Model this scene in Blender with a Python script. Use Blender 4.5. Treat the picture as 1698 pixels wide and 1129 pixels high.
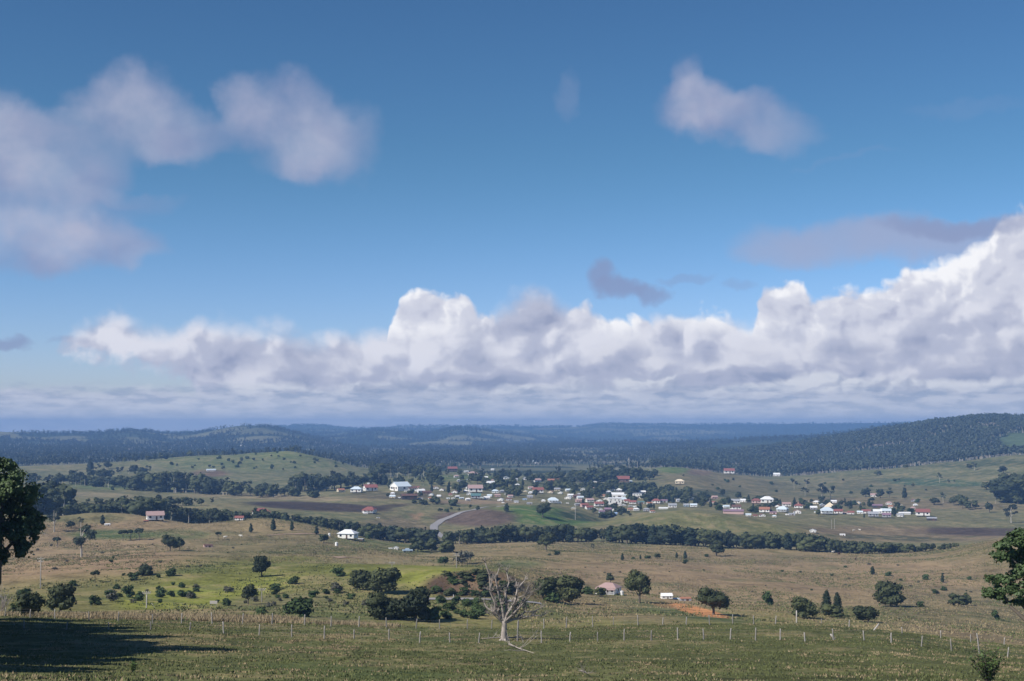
import bpy, math, random
import numpy as np
from mathutils import Vector

random.seed(7)
RNG = np.random.default_rng(11)
scene = bpy.context.scene
for o in list(bpy.data.objects):
    bpy.data.objects.remove(o)

# ------------------------------------------------------------------ camera
F = 1698 * 50 / 36.0          # focal length in photo pixels
CX, CY, HOR = 849.0, 564.5, 706.0
PITCH = math.atan((HOR - CY) / F)
cam_data = bpy.data.cameras.new('camera')
cam_data.lens = 50
cam_data.sensor_width = 36
cam_data.clip_start = 0.5
cam_data.clip_end = 60000
cam = bpy.data.objects.new('camera', cam_data)
scene.collection.objects.link(cam)
cam.location = (0, 0, 0)
cam.rotation_euler = (math.pi / 2 + PITCH, 0, 0)
scene.camera = cam
scene.render.resolution_x = 1024
scene.render.resolution_y = 681
scene.view_settings.view_transform = 'Standard'
scene.view_settings.look = 'None'
scene.view_settings.exposure = 0.15
scene.view_settings.gamma = 1.0

# ------------------------------------------------------------------ sun
SUN_ELEV = math.radians(41)
SUN_AZ = math.radians(-121)        # from +Y towards +X ; -90 = from the left
sun_vec = Vector((math.sin(SUN_AZ) * math.cos(SUN_ELEV), math.cos(SUN_AZ) * math.cos(SUN_ELEV), math.sin(SUN_ELEV)))
sd = bpy.data.lights.new('sun', 'SUN')
sd.energy = 5.0
sd.angle = math.radians(0.5)
sd.color = (1.0, 0.94, 0.85)
sun = bpy.data.objects.new('sun', sd)
scene.collection.objects.link(sun)
sun.rotation_euler = (-sun_vec).to_track_quat('-Z', 'Y').to_euler()

# ------------------------------------------------------------------ pixel <-> direction
CP, SP = math.cos(PITCH), math.sin(PITCH)


def px_dir(px, py):
    a = (px - CX) / F
    b = (CY - py) / F
    return a, CP - b * SP, SP + b * CP


def px_ts(px, py):
    """azimuth (rad) and slope (rise per horizontal metre) of a sight line"""
    x, y, z = px_dir(px, py)
    return math.atan2(x, y), z / math.hypot(x, y)


def sky_uv(px, py):
    x, y, z = px_dir(px, py)
    return math.atan2(x, y) * F, math.atan2(z, math.hypot(x, y)) * F


# ------------------------------------------------------------------ world: sky and clouds
world = bpy.data.worlds.new('World')
scene.world = world
world.use_nodes = True
WT = world.node_tree
WT.nodes.clear()


class E:
    """tiny expression wrapper around math nodes"""
    tree = None

    def __init__(self, s):
        self.s = s

    @staticmethod
    def m(op, *args, clamp=False):
        n = E.tree.nodes.new('ShaderNodeMath')
        n.operation = op
        n.use_clamp = clamp
        for i, a in enumerate(args):
            if isinstance(a, E):
                E.tree.links.new(a.s, n.inputs[i])
            else:
                n.inputs[i].default_value = a
        return E(n.outputs[0])

    def __add__(self, o): return E.m('ADD', self, o)
    def __radd__(self, o): return E.m('ADD', o, self)
    def __sub__(self, o): return E.m('SUBTRACT', self, o)
    def __rsub__(self, o): return E.m('SUBTRACT', o, self)
    def __mul__(self, o): return E.m('MULTIPLY', self, o)
    def __rmul__(self, o): return E.m('MULTIPLY', o, self)
    def __truediv__(self, o): return E.m('DIVIDE', self, o)


def sat(a): return E.m('ADD', a, 0.0, clamp=True)
def emax(a, b): return E.m('MAXIMUM', a, b)


def sstep(lo, hi, x):
    n = E.tree.nodes.new('ShaderNodeMapRange')
    n.interpolation_type = 'SMOOTHSTEP'
    n.inputs['From Min'].default_value = lo
    n.inputs['From Max'].default_value = hi
    E.tree.links.new(x.s, n.inputs['Value'])
    return E(n.outputs['Result'])


def vec(a, b, c=0.0):
    n = E.tree.nodes.new('ShaderNodeCombineXYZ')
    for i, v in enumerate((a, b, c)):
        if isinstance(v, E):
            E.tree.links.new(v.s, n.inputs[i])
        else:
            n.inputs[i].default_value = v
    return E(n.outputs[0])


def noise(v, scale, detail=4, rough=0.5, lac=2.0, dist=0.0, dim='2D'):
    n = E.tree.nodes.new('ShaderNodeTexNoise')
    n.noise_dimensions = dim
    n.inputs['Scale'].default_value = scale
    n.inputs['Detail'].default_value = detail
    n.inputs['Roughness'].default_value = rough
    n.inputs['Lacunarity'].default_value = lac
    n.inputs['Distortion'].default_value = dist
    E.tree.links.new(v.s, n.inputs['Vector'])
    return E(n.outputs[0])


def billow(v, scale, detail=1.0, rough=0.45):
    n = E.tree.nodes.new('ShaderNodeTexVoronoi')
    n.feature = 'F1'
    n.voronoi_dimensions = '2D'
    n.inputs['Scale'].default_value = scale
    n.inputs['Detail'].default_value = detail
    n.inputs['Roughness'].default_value = rough
    E.tree.links.new(v.s, n.inputs['Vector'])
    return 1.0 - E(n.outputs[0])


def mixc(fac, a, b):
    n = E.tree.nodes.new('ShaderNodeMix')
    n.data_type = 'RGBA'
    for i, v in ((0, fac), (6, a), (7, b)):
        if isinstance(v, E):
            E.tree.links.new(v.s, n.inputs[i])
        elif i == 0:
            n.inputs[0].default_value = v
        else:
            n.inputs[i].default_value = (*v, 1)
    return E(n.outputs[2])


def curve(x, pts, lo, hi):
    """piecewise smooth function of x; pts = [(x, value)], values mapped by lo..hi"""
    n = E.tree.nodes.new('ShaderNodeFloatCurve')
    c = n.mapping.curves[0]
    x0, x1 = -1300.0, 1300.0
    pts = [((a - x0) / (x1 - x0), (b - lo) / (hi - lo)) for a, b in pts]
    while len(c.points) < len(pts):
        c.points.new(0.5, 0.5)
    for p, (a, b) in zip(c.points, sorted(pts)):
        p.location = (min(1, max(0, a)), min(1, max(0, b)))
        p.handle_type = 'AUTO'
    n.mapping.update()
    f = sat((x - x0) / (x1 - x0))
    E.tree.links.new(f.s, n.inputs['Value'])
    return E(n.outputs[0]) * (hi - lo) + lo


def build_world():
    E.tree = WT
    nt = WT
    tc = nt.nodes.new('ShaderNodeTexCoord')
    sep = nt.nodes.new('ShaderNodeSeparateXYZ')
    nt.links.new(tc.outputs['Generated'], sep.inputs[0])
    dx, dy, dz = (E(sep.outputs[i]) for i in range(3))
    U = E.m('ARCTAN2', dx, dy) * F
    V = E.m('ARCSINE', dz) * F
    sky = nt.nodes.new('ShaderNodeTexSky')
    sky.sky_type = 'NISHITA'
    sky.sun_disc = False
    sky.sun_elevation = SUN_ELEV
    sky.sun_rotation = SUN_AZ % (2 * math.pi)
    sky.air_density = 1.0
    sky.dust_density = 0.2
    sky.ozone_density = 2.0
    # slide-film response of the blue sky: deeper than the raw model
    hs = nt.nodes.new('ShaderNodeGamma')
    hs.inputs['Gamma'].default_value = SKY_GAMMA
    nt.links.new(sky.outputs[0], hs.inputs['Color'])
    tint = nt.nodes.new('ShaderNodeMix')
    tint.data_type = 'RGBA'
    tint.blend_type = 'MULTIPLY'
    tint.inputs[0].default_value = 1.0
    nt.links.new(hs.outputs[0], tint.inputs[6])
    tn = mixc(sstep(480.0, 20.0, V), SKY_TINT, SKY_TINT_LOW)
    nt.links.new(tn.s, tint.inputs[7])
    col = E(tint.outputs[2])

    K = CLOUD_K

    def kc(r, g, b):
        return (K * r, K * g, K * b)
    WHITE = kc(0.91, 0.91, 0.94)
    LIGHT = kc(0.52, 0.535, 0.68)
    GREY = kc(0.235, 0.285, 0.47)
    VEIL = kc(0.36, 0.39, 0.55)
    DARK = kc(0.20, 0.245, 0.41)
    LILAC = kc(0.285, 0.315, 0.485)
    PINK = kc(0.48, 0.485, 0.61)

    w1 = noise(vec(U, V), 1 / 130, 4, 0.5) - 0.5
    w2 = noise(vec(U + 900, V - 300), 1 / 130, 4, 0.5) - 0.5
    f1 = noise(vec(U - 500, V), 1 / 32, 5, 0.62) - 0.5
    f2 = noise(vec(U + 300, V + 700), 1 / 30, 4, 0.6) - 0.5

    def blobs(lst, U_, V_, soft=1.0):
        keep = None
        for px, py, rx, ry, op in lst:
            u, v = sky_uv(px, py)
            a = (U_ - u) * (1 / rx)
            b = (V_ - v) * (1 / ry)
            r = E.m('MULTIPLY_ADD', a, a, b * b)
            k = 1.0 - sstep((1 + 0.8 * soft) ** 2, (1 - 0.75 * soft) ** 2, r) * op
            keep = k if keep is None else keep * k
        return 1.0 - keep

    # ---- high soft clouds
    su = U + w1 * 90 + f1 * 14
    sv = V + w2 * 90 + f2 * 14
    soft_list = [(215, 178, 66, 44, .80), (165, 150, 40, 16, .4), (290, 215, 66, 36, .65), (235, 235, 70, 24, .5), (402, 165, 28, 28, .5),
                 (340, 225, 70, 24, .45), (465, 190, 66, 46, .85), (525, 238, 62, 46, .85), (140, 185, 40, 14, .35), (500, 275, 60, 18, .4),
                 (0, 240, 90, 46, .85), (60, 275, 90, 52, .85), (135, 300, 50, 36, .7), (30, 345, 130, 24, .5),
                 (30, 392, 140, 32, .85), (140, 405, 84, 28, .8), (220, 335, 50, 10, .3), (225, 420, 40, 14, .4),
                 (1150, 135, 20, 28, .5), (1162, 178, 52, 34, .8), (1215, 198, 70, 32, .8), (1285, 215, 54, 22, .45),
                 (940, 160, 14, 22, .22), (1600, 175, 60, 10, .12), (1400, 262, 50, 4, .15)]
    sm = blobs(soft_list, su, sv)
    sm = sat(sm * (0.78 + w1 * 1.0 + f1 * 0.3))
    shade = sstep(0.36, 0.62, noise(vec(U - 30, V * 1.2 + 20), 1 / 120, 3, 0.45))
    glow = blobs([(520, 205, 70, 44, .8), (235, 190, 60, 46, .6), (70, 235, 120, 44, .8), (70, 382, 130, 24, .8), (1180, 168, 46, 34, .6)], su, sv)
    col = mixc(sm * 0.86, col, mixc(sat(shade * 0.55 + glow * 0.6), LILAC, PINK))

    Uw = U + w1 * 60 + f1 * 16
    Vw = V + w2 * 60 + f2 * 18
    vm = blobs([(1290, 405, 56, 22, .5), (1400, 400, 96, 24, .7), (1520, 395, 84, 26, .6), (1620, 390, 76, 24, .6), (1245, 422, 28, 12, .3)], Uw, Vw)
    col = mixc(vm * 0.85, col, VEIL)

    def profile(pts, k=1.0):
        return curve(U + w1 * 24 * k + f1 * 10 * k, [sky_uv(x, y) for x, y in pts], -120, 460)

    def bank(col, prof, seed, amp, crisp, depth, cols, fall=1.0, bottom=None, sc=1.0, stretch=1.0, relief=1.0, wide=1.0):
        qx = (U * (1 / stretch) + w1 * 70 + f1 * 12) + seed * 37.0
        qy = V + w2 * 60 + f2 * 12
        b = billow(vec(qx, qy), 1 / (105 * sc), 2.0, 0.5)
        top = prof + (b - 0.6) * amp + f1 * (amp * 0.6)
        d = top - V
        mask = sstep(-crisp * 0.4, crisp, d)
        if bottom is not None:
            mask = mask * sstep(-14.0, 18.0, V - profile(bottom) + f1 * 50 + w2 * 30)
        b2 = billow(vec(qx - 16 * sc, qy + 18 * sc), 1 / (105 * sc), 2.0, 0.5)
        wd = noise(vec((U * 0.55 + w1 * 60) * (1 / stretch) + seed * 91.0, V), 1 / 75, 4, 0.5) - 0.5
        lit = sat(1.0 - d * (fall / depth)) * 0.55 + 0.25 + (b - b2) * (0.85 * relief) + f1 * 0.2 + wd * (1.5 * wide)
        c = mixc(sstep(0.50, 0.95, lit), cols[1], cols[0])
        c = mixc(sstep(0.50, 0.05, lit), c, cols[2])
        return mixc(mask, col, c)

    LO = 790
    towers = [(-60, LO), (610, LO), (640, 560), (652, 520), (672, 482), (700, 462), (730, 466), (745, 478), (768, 474), (785, 500), (812, 506), (835, 540),
              (900, 560), (945, 515), (968, 500), (1000, 515), (1060, 520), (1140, 512), (1180, 500), (1215, 515), (1245, 530), (1262, 478), (1300, 460),
              (1330, 456), (1348, 486), (1375, 470), (1410, 462), (1450, 470), (1485, 460), (1505, 430), (1560, 425), (1610, 405), (1640, 385),
              (1655, 350), (1685, 335), (1760, 330), (1810, 360)]
    col = bank(col, profile(towers, 0.5), 2.0, 26, 13, 220, (WHITE, kc(0.62, 0.64, 0.74), kc(0.42, 0.45, 0.59)), fall=1.4, sc=0.55, relief=0.7)
    gm = blobs([(1000, 462, 22, 22, .8), (1035, 485, 36, 14, .85), (1088, 490, 22, 12, .75), (1140, 465, 34, 7, .35), (1230, 480, 22, 8, .3),
                (10, 575, 32, 9, .75), (130, 580, 32, 8, .5), (45, 588, 10, 4, .2), (1590, 375, 90, 14, .7)], Uw, Vw, 0.8)
    col = mixc(gm * 0.9, col, GREY)
    mid = [(-60, LO), (60, LO), (95, 560), (120, 532), (155, 510), (185, 490), (215, 510), (255, 530), (300, 520), (350, 512), (410, 526), (470, 534),
           (530, 540), (600, 540), (650, 536), (705, 528), (765, 530), (815, 508), (850, 480), (895, 466), (935, 478), (975, 512), (1050, 522), (1110, 516),
           (1160, 524), (1210, 520), (1260, 535), (1310, 530), (1360, 540), (1410, 515), (1460, 525), (1520, 510), (1580, 480), (1640, 470), (1698, 455),
           (1810, 450)]
    midb = [(-60, 590), (60, 592), (140, 596), (210, 604), (270, 612), (320, 640), (370, 760), (1810, 760)]
    col = bank(col, profile(mid), 21.0, 34, 36, 150, (kc(0.72, 0.73, 0.81), kc(0.46, 0.49, 0.62), kc(0.31, 0.35, 0.50)), fall=0.85, bottom=midb)
    low1 = [(-60, LO), (250, LO), (330, 620), (380, 590), (450, 578), (520, 566), (600, 580), (680, 592), (740, 572), (800, 560), (860, 575), (930, 590),
            (1000, 560), (1060, 548), (1130, 575), (1200, 560), (1260, 545), (1340, 560), (1430, 545), (1520, 570), (1600, 555), (1698, 545), (1810, 545)]
    col = bank(col, profile(low1), 37.0, 36, 36, 80, (kc(0.68, 0.69, 0.77), kc(0.43, 0.46, 0.59), kc(0.29, 0.335, 0.48)), fall=1.0, sc=0.8, stretch=1.5)
    low2 = [(-60, 640), (0, 642), (60, 636), (120, 650), (200, 648), (250, 640), (300, 640), (380, 630), (460, 626), (560, 632), (660, 624), (760, 628), (860, 634),
            (960, 622), (1060, 616), (1160, 626), (1260, 622), (1360, 610), (1460, 619), (1560, 614), (1698, 616), (1810, 616)]
    col = bank(col, profile(low2), 55.0, 18, 12, 46, (kc(0.66, 0.68, 0.75), kc(0.42, 0.46, 0.58), kc(0.29, 0.34, 0.48)), fall=0.9, sc=0.42, stretch=2.0, wide=1.15)
    # horizon: long flat streaks
    hn = noise(vec(U * 0.19 + 50, V), 1 / 12, 3, 0.55)
    hn2 = noise(vec(U * 0.3, V + 200), 1 / 15, 4, 0.55)
    hm = sstep(72.0, 44.0, V + (hn2 - 0.5) * 30)
    hc = mixc(sstep(0.36, 0.62, hn * 0.5 + hn2 * 0.5), kc(0.32, 0.385, 0.53), kc(0.57, 0.60, 0.70))
    hc = mixc(sstep(62.0, 6.0, V) * 0.62, hc, kc(0.62, 0.66, 0.75))
    col = mixc(hm * 0.9, col, hc)

    bg = nt.nodes.new('ShaderNodeBackground')
    bg.inputs['Strength'].default_value = SKY_STRENGTH
    nt.links.new(col.s, bg.inputs['Color'])
    out = nt.nodes.new('ShaderNodeOutputWorld')
    nt.links.new(bg.outputs[0], out.inputs['Surface'])
    world.cycles.sampling_method = 'MANUAL'
    world.cycles.sample_map_resolution = 512


SKY_STRENGTH = 0.1
SKY_GAMMA = 1.35
SKY_TINT = (0.265, 0.375, 0.43)
SKY_TINT_LOW = (0.375, 0.415, 0.66)
CLOUD_K = 9.5
build_world()

# ------------------------------------------------------------------ helpers: noise in numpy
def _hash(ix, iy, seed):
    h = (ix.astype(np.int64) * 374761393 + iy.astype(np.int64) * 668265263 + seed * 1442695041) & 0xFFFFFFFF
    h = ((h ^ (h >> 13)) * 1274126177) & 0xFFFFFFFF
    h = h ^ (h >> 16)
    return (h & 0xFFFFFF) / float(0xFFFFFF)


def vnoise(x, y, seed=0):
    x = np.asarray(x, float); y = np.asarray(y, float)
    ix = np.floor(x); iy = np.floor(y)
    fx = x - ix; fy = y - iy
    ux = fx * fx * fx * (fx * (fx * 6 - 15) + 10); uy = fy * fy * fy * (fy * (fy * 6 - 15) + 10)
    a = _hash(ix, iy, seed); b = _hash(ix + 1, iy, seed)
    c = _hash(ix, iy + 1, seed); d = _hash(ix + 1, iy + 1, seed)
    return (a * (1 - ux) + b * ux) * (1 - uy) + (c * (1 - ux) + d * ux) * uy


def fbm(x, y, octaves=4, seed=0, gain=0.5):
    """fractal value noise, about -1..1"""
    s = 0.0; amp = 1.0; tot = 0.0
    for k in range(octaves):
        s = s + amp * (vnoise(x, y, seed + k * 17) * 2 - 1)
        tot += amp
        amp *= gain
        x = np.asarray(x) * 2.03 + 13.7; y = np.asarray(y) * 2.03 - 7.1
    return s / tot


def smooth(lo, hi, x):
    t = np.clip((x - lo) / (hi - lo), 0, 1)
    return t * t * (3 - 2 * t)


# ------------------------------------------------------------------ the lie of the land
# each row: distance in metres, then how the ground at that distance lies along the view (photo column, photo row)
LAND = [
    (90, [(-300, 1112), (0, 1120), (400, 1129), (849, 1131), (1300, 1129), (1698, 1131), (2000, 1131)]),
    (125, [(-300, 1076), (0, 1082), (400, 1092), (849, 1098), (1300, 1096), (1698, 1108), (2000, 1112)]),
    (165, [(-300, 1040), (0, 1047), (320, 1046), (430, 1053), (600, 1059), (835, 1064), (1100, 1062), (1340, 1061), (1450, 1062), (1520, 1071), (1600, 1081), (1690, 1089), (2000, 1100)]),
    (205, [(-300, 1018), (0, 1023), (150, 1029), (300, 1033), (450, 1036), (700, 1042), (850, 1043), (940, 1041), (1050, 1037), (1220, 1035), (1330, 1034), (1440, 1044), (1500, 1050), (1560, 1057), (1620, 1066), (1700, 1072), (2000, 1080)]),
    (228, [(-300, 1020), (0, 1023), (150, 1028), (300, 1030), (450, 1035), (700, 1044), (850, 1046), (940, 1045), (1050, 1041), (1220, 1039), (1330, 1038), (1440, 1048), (1500, 1054), (1560, 1061), (1620, 1070), (1700, 1077), (2000, 1084)]),
    (270, [(-300, 1016), (0, 1019), (150, 1020), (300, 1021), (450, 1025), (600, 1034), (700, 1042), (850, 1048), (940, 1047), (1050, 1044), (1220, 1042), (1330, 1040), (1440, 1049), (1500, 1055), (1560, 1061), (1700, 1076), (2000, 1080)]),
    (330, [(-300, 1006), (0, 1008), (200, 1011), (300, 1012), (420, 1014), (500, 1012), (600, 1012), (715, 1006), (850, 1014), (950, 1025), (1050, 1022), (1150, 1024), (1220, 1028), (1350, 1036), (1450, 1041), (1600, 1053), (1698, 1062), (2000, 1070)]),
    (400, [(-300, 990), (0, 990), (200, 985), (300, 990), (420, 990), (500, 985), (600, 988), (705, 995), (800, 992), (880, 996), (950, 1010), (1050, 1012), (1150, 1016), (1220, 1018), (1350, 1030), (1450, 1034), (1600, 1042), (1698, 1052), (2000, 1060)]),
    (422, [(-300, 985), (0, 984), (200, 978), (300, 980), (420, 978), (500, 974), (600, 976), (690, 975), (725, 956), (770, 949), (820, 948), (850, 955), (880, 985), (950, 1005), (1050, 1009), (1150, 1013), (1220, 1014), (1350, 1026), (1450, 1031), (1600, 1038), (1698, 1048), (2000, 1056)]),
    (470, [(-300, 972), (0, 970), (200, 955), (300, 950), (420, 952), (500, 950), (600, 946), (700, 944), (770, 943), (830, 946), (880, 972), (950, 995), (1050, 1000), (1150, 1004), (1220, 1006), (1350, 1014), (1450, 1020), (1600, 1026), (1698, 1036), (2000, 1044)]),
    (530, [(-300, 955), (0, 956), (200, 941), (300, 935), (400, 935), (500, 934), (600, 937), (700, 940), (800, 942), (850, 955), (900, 972), (1000, 985), (1100, 990), (1200, 1000), (1300, 1003), (1450, 1008), (1600, 1014), (1698, 1022), (2000, 1032)]),
    (590, [(-300, 940), (0, 942), (200, 930), (300, 926), (400, 928), (500, 930), (600, 938), (700, 941), (800, 940), (850, 945), (900, 958), (1000, 975), (1060, 982), (1120, 984), (1200, 990), (1300, 990), (1450, 995), (1600, 1002), (1698, 1008), (2000, 1018)]),
    (700, [(-300, 924), (0, 925), (200, 915), (300, 912), (400, 914), (500, 914), (600, 920), (700, 928), (850, 930), (1000, 945), (1100, 952), (1200, 958), (1300, 963), (1400, 968), (1500, 970), (1600, 968), (1698, 962), (2000, 960)]),
    (820, [(-300, 900), (0, 900), (200, 892), (300, 888), (400, 888), (500, 893), (577, 900), (650, 912), (720, 918), (850, 918), (950, 922), (1100, 930), (1200, 934), (1300, 938), (1400, 940), (1500, 938), (1600, 925), (1698, 905), (2000, 880)]),
    (900, [(-300, 872), (0, 876), (100, 872), (200, 872), (300, 873), (380, 868), (440, 863), (500, 873), (577, 889), (650, 902), (720, 908), (800, 908), (900, 908), (1000, 914), (1100, 918), (1200, 921), (1300, 925), (1400, 928), (1500, 926), (1560, 918), (1620, 905), (1698, 888), (2000, 860)]),
    (960, [(-300, 860), (0, 862), (90, 856), (150, 850), (210, 852), (260, 864), (330, 872), (380, 865), (440, 858), (500, 868), (577, 886), (650, 899), (720, 905), (800, 904), (900, 902), (1000, 902), (1100, 908), (1200, 913), (1300, 916), (1400, 920), (1500, 920), (1560, 912), (1600, 903), (1698, 884), (2000, 856)]),
    (1030, [(-300, 862), (0, 864), (90, 860), (150, 856), (210, 858), (260, 870), (330, 874), (380, 872), (440, 868), (500, 876), (577, 890), (650, 900), (720, 900), (760, 899), (850, 899), (900, 898), (1000, 896), (1100, 902), (1200, 908), (1300, 910), (1400, 915), (1500, 917), (1600, 906), (1698, 888), (2000, 862)]),
    (1110, [(-300, 848), (0, 848), (100, 850), (200, 855), (300, 860), (400, 858), (500, 862), (600, 872), (700, 884), (760, 890), (850, 888), (900, 886), (1000, 880), (1100, 884), (1200, 888), (1300, 894), (1400, 904), (1500, 908), (1600, 902), (1698, 890), (2000, 870)]),
    (1190, [(-300, 838), (0, 838), (100, 838), (200, 842), (300, 848), (400, 846), (500, 852), (600, 858), (700, 868), (760, 872), (800, 862), (850, 862), (900, 868), (950, 872), (1000, 868), (1060, 856), (1130, 849), (1200, 852), (1300, 868), (1400, 888), (1500, 898), (1600, 896), (1698, 886), (2000, 872)]),
    (1250, [(-300, 834), (0, 834), (100, 834), (200, 838), (300, 840), (400, 840), (500, 845), (600, 848), (700, 855), (760, 856), (800, 846), (850, 845), (900, 850), (950, 862), (1000, 866), (1060, 851), (1130, 845), (1200, 849), (1300, 864), (1400, 882), (1500, 892), (1600, 892), (1698, 884), (2000, 872)]),
    (1320, [(-300, 832), (0, 832), (200, 836), (400, 836), (500, 838), (600, 838), (700, 842), (760, 846), (800, 842), (850, 837), (900, 836), (950, 846), (1000, 866), (1060, 855), (1130, 848), (1200, 852), (1300, 862), (1400, 872), (1500, 882), (1600, 884), (1698, 880), (2000, 872)]),
    (1400, [(-300, 828), (0, 828), (200, 834), (400, 831), (500, 832), (600, 829), (700, 830), (760, 836), (800, 837), (850, 838), (900, 836), (950, 842), (1000, 854), (1060, 846), (1130, 844), (1200, 848), (1300, 854), (1400, 861), (1500, 868), (1600, 872), (1698, 872), (2000, 868)]),
    (1500, [(-300, 822), (0, 822), (200, 829), (400, 827), (500, 825), (600, 820), (700, 819), (800, 824), (900, 828), (1000, 838), (1100, 838), (1200, 840), (1300, 846), (1400, 852), (1500, 857), (1600, 860), (1698, 860), (2000, 858)]),
    (1680, [(-300, 812), (0, 812), (200, 815), (400, 817), (500, 812), (600, 808), (700, 808), (800, 812), (900, 815), (1000, 822), (1100, 824), (1200, 828), (1300, 836), (1400, 840), (1500, 842), (1600, 840), (1698, 838), (2000, 836)]),
    (1900, [(-300, 800), (0, 800), (150, 799), (250, 797), (350, 800), (450, 800), (550, 797), (650, 796), (720, 792), (780, 787), (850, 794), (900, 801), (1000, 808), (1100, 805), (1150, 800), (1200, 812), (1300, 822), (1400, 824), (1500, 820), (1600, 814), (1698, 808), (2000, 800)]),
    (2150, [(-300, 788), (0, 788), (150, 786), (250, 780), (350, 778), (450, 775), (550, 782), (650, 788), (720, 790), (780, 790), (850, 795), (900, 797), (1000, 796), (1060, 788), (1110, 782), (1150, 786), (1200, 798), (1300, 808), (1400, 802), (1500, 798), (1600, 788), (1698, 778), (2000, 770)]),
    (2400, [(-300, 776), (0, 776), (60, 772), (150, 770), (250, 762), (320, 756), (400, 754), (440, 750), (480, 746), (520, 754), (560, 765), (600, 777), (700, 783), (800, 787), (900, 788), (1000, 787), (1060, 779), (1110, 773), (1150, 777), (1200, 785), (1280, 792), (1350, 787), (1400, 782), (1500, 774), (1600, 764), (1650, 758), (1698, 754), (2000, 748)]),
    (2600, [(-300, 778), (0, 778), (60, 775), (150, 773), (250, 767), (320, 762), (400, 760), (440, 757), (480, 754), (520, 761), (560, 770), (600, 778), (700, 781), (800, 783), (900, 784), (1000, 784), (1060, 781), (1110, 777), (1150, 781), (1200, 787), (1280, 793), (1350, 788), (1400, 783), (1500, 776), (1600, 766), (1650, 760), (1698, 756), (2000, 750)]),
    (3000, [(-300, 772), (0, 770), (300, 764), (480, 762), (600, 772), (800, 774), (1000, 775), (1100, 774), (1200, 774), (1280, 776), (1350, 772), (1450, 764), (1550, 752), (1620, 742), (1698, 738), (2000, 730)]),
    (3500, [(-300, 762), (0, 760), (300, 757), (480, 758), (600, 764), (800, 766), (1000, 766), (1100, 765), (1200, 762), (1300, 752), (1400, 738), (1480, 726), (1560, 710), (1620, 704), (1698, 706), (2000, 704)]),
    (4000, [(-300, 754), (0, 752), (300, 751), (480, 752), (600, 758), (800, 759), (1000, 759), (1100, 757), (1200, 752), (1300, 742), (1400, 727), (1480, 714), (1540, 704), (1590, 699), (1640, 694), (1698, 697), (2000, 700)]),
    (4700, [(-300, 742), (0, 742), (300, 742), (400, 740), (480, 742), (600, 751), (800, 752), (1000, 751), (1100, 748), (1200, 742), (1300, 735), (1400, 727), (1480, 718), (1540, 712), (1640, 705), (1698, 705), (2000, 706)]),
    (5300, [(-300, 730), (0, 730), (60, 732), (140, 735), (210, 726), (290, 734), (340, 730), (380, 722), (440, 718), (480, 722), (520, 732), (600, 745), (800, 746), (950, 743), (1100, 738), (1200, 734), (1300, 729), (1400, 722), (1450, 712), (1490, 708), (1560, 710), (1698, 708), (2000, 710)]),
    (6000, [(-300, 716), (0, 717), (60, 719), (140, 721), (210, 713), (250, 716), (295, 722), (340, 718), (380, 709), (410, 706), (440, 706), (480, 713), (520, 724), (560, 736), (620, 742), (800, 741), (950, 739), (1100, 735), (1200, 731), (1300, 727), (1400, 718), (1450, 709), (1490, 705), (1560, 708), (1698, 706), (2000, 708)]),
    (7000, [(-300, 722), (0, 724), (140, 727), (210, 722), (340, 726), (440, 720), (520, 728), (580, 724), (620, 718), (660, 724), (720, 729), (760, 722), (800, 726), (860, 735), (950, 737), (1100, 737), (1200, 736), (1300, 734), (1490, 716), (1698, 712), (2000, 714)]),
    (8000, [(-300, 720), (0, 722), (200, 723), (400, 718), (520, 722), (570, 720), (600, 714), (630, 710), (660, 714), (700, 719), (735, 713), (760, 708), (800, 714), (850, 722), (920, 729), (1000, 731), (1100, 730), (1200, 731), (1300, 731), (1490, 718), (1698, 714), (2000, 716)]),
    (9500, [(-300, 716), (0, 719), (200, 720), (400, 715), (500, 712), (600, 716), (650, 715), (700, 717), (760, 714), (850, 718), (950, 722), (1050, 719), (1150, 715), (1250, 719), (1350, 722), (1490, 718), (1698, 716), (2000, 716)]),
    (11500, [(-300, 716), (0, 719), (200, 719), (400, 713), (450, 710), (500, 704), (530, 705), (580, 711), (640, 710), (680, 706), (740, 708), (850, 708), (970, 709), (985, 704), (1010, 703), (1060, 705), (1120, 703), (1160, 704), (1300, 704), (1420, 702), (1500, 702), (1698, 706), (2000, 708)]),
    (14000, [(-300, 720), (0, 722), (200, 722), (400, 718), (500, 710), (600, 710), (700, 708), (850, 707), (970, 709), (1000, 708), (1300, 708), (1500, 708), (1698, 708), (2000, 710)]),
    (22000, [(-300, 724), (0, 724), (849, 716), (1698, 714), (2000, 714)]),
]
NT, NL = 2881, 700
TH_GRID = np.linspace(-math.pi, math.pi, NT)
LD0, LD1 = math.log(90.0), math.log(22000.0)
LG = np.linspace(LD0, LD1, NL)


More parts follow.
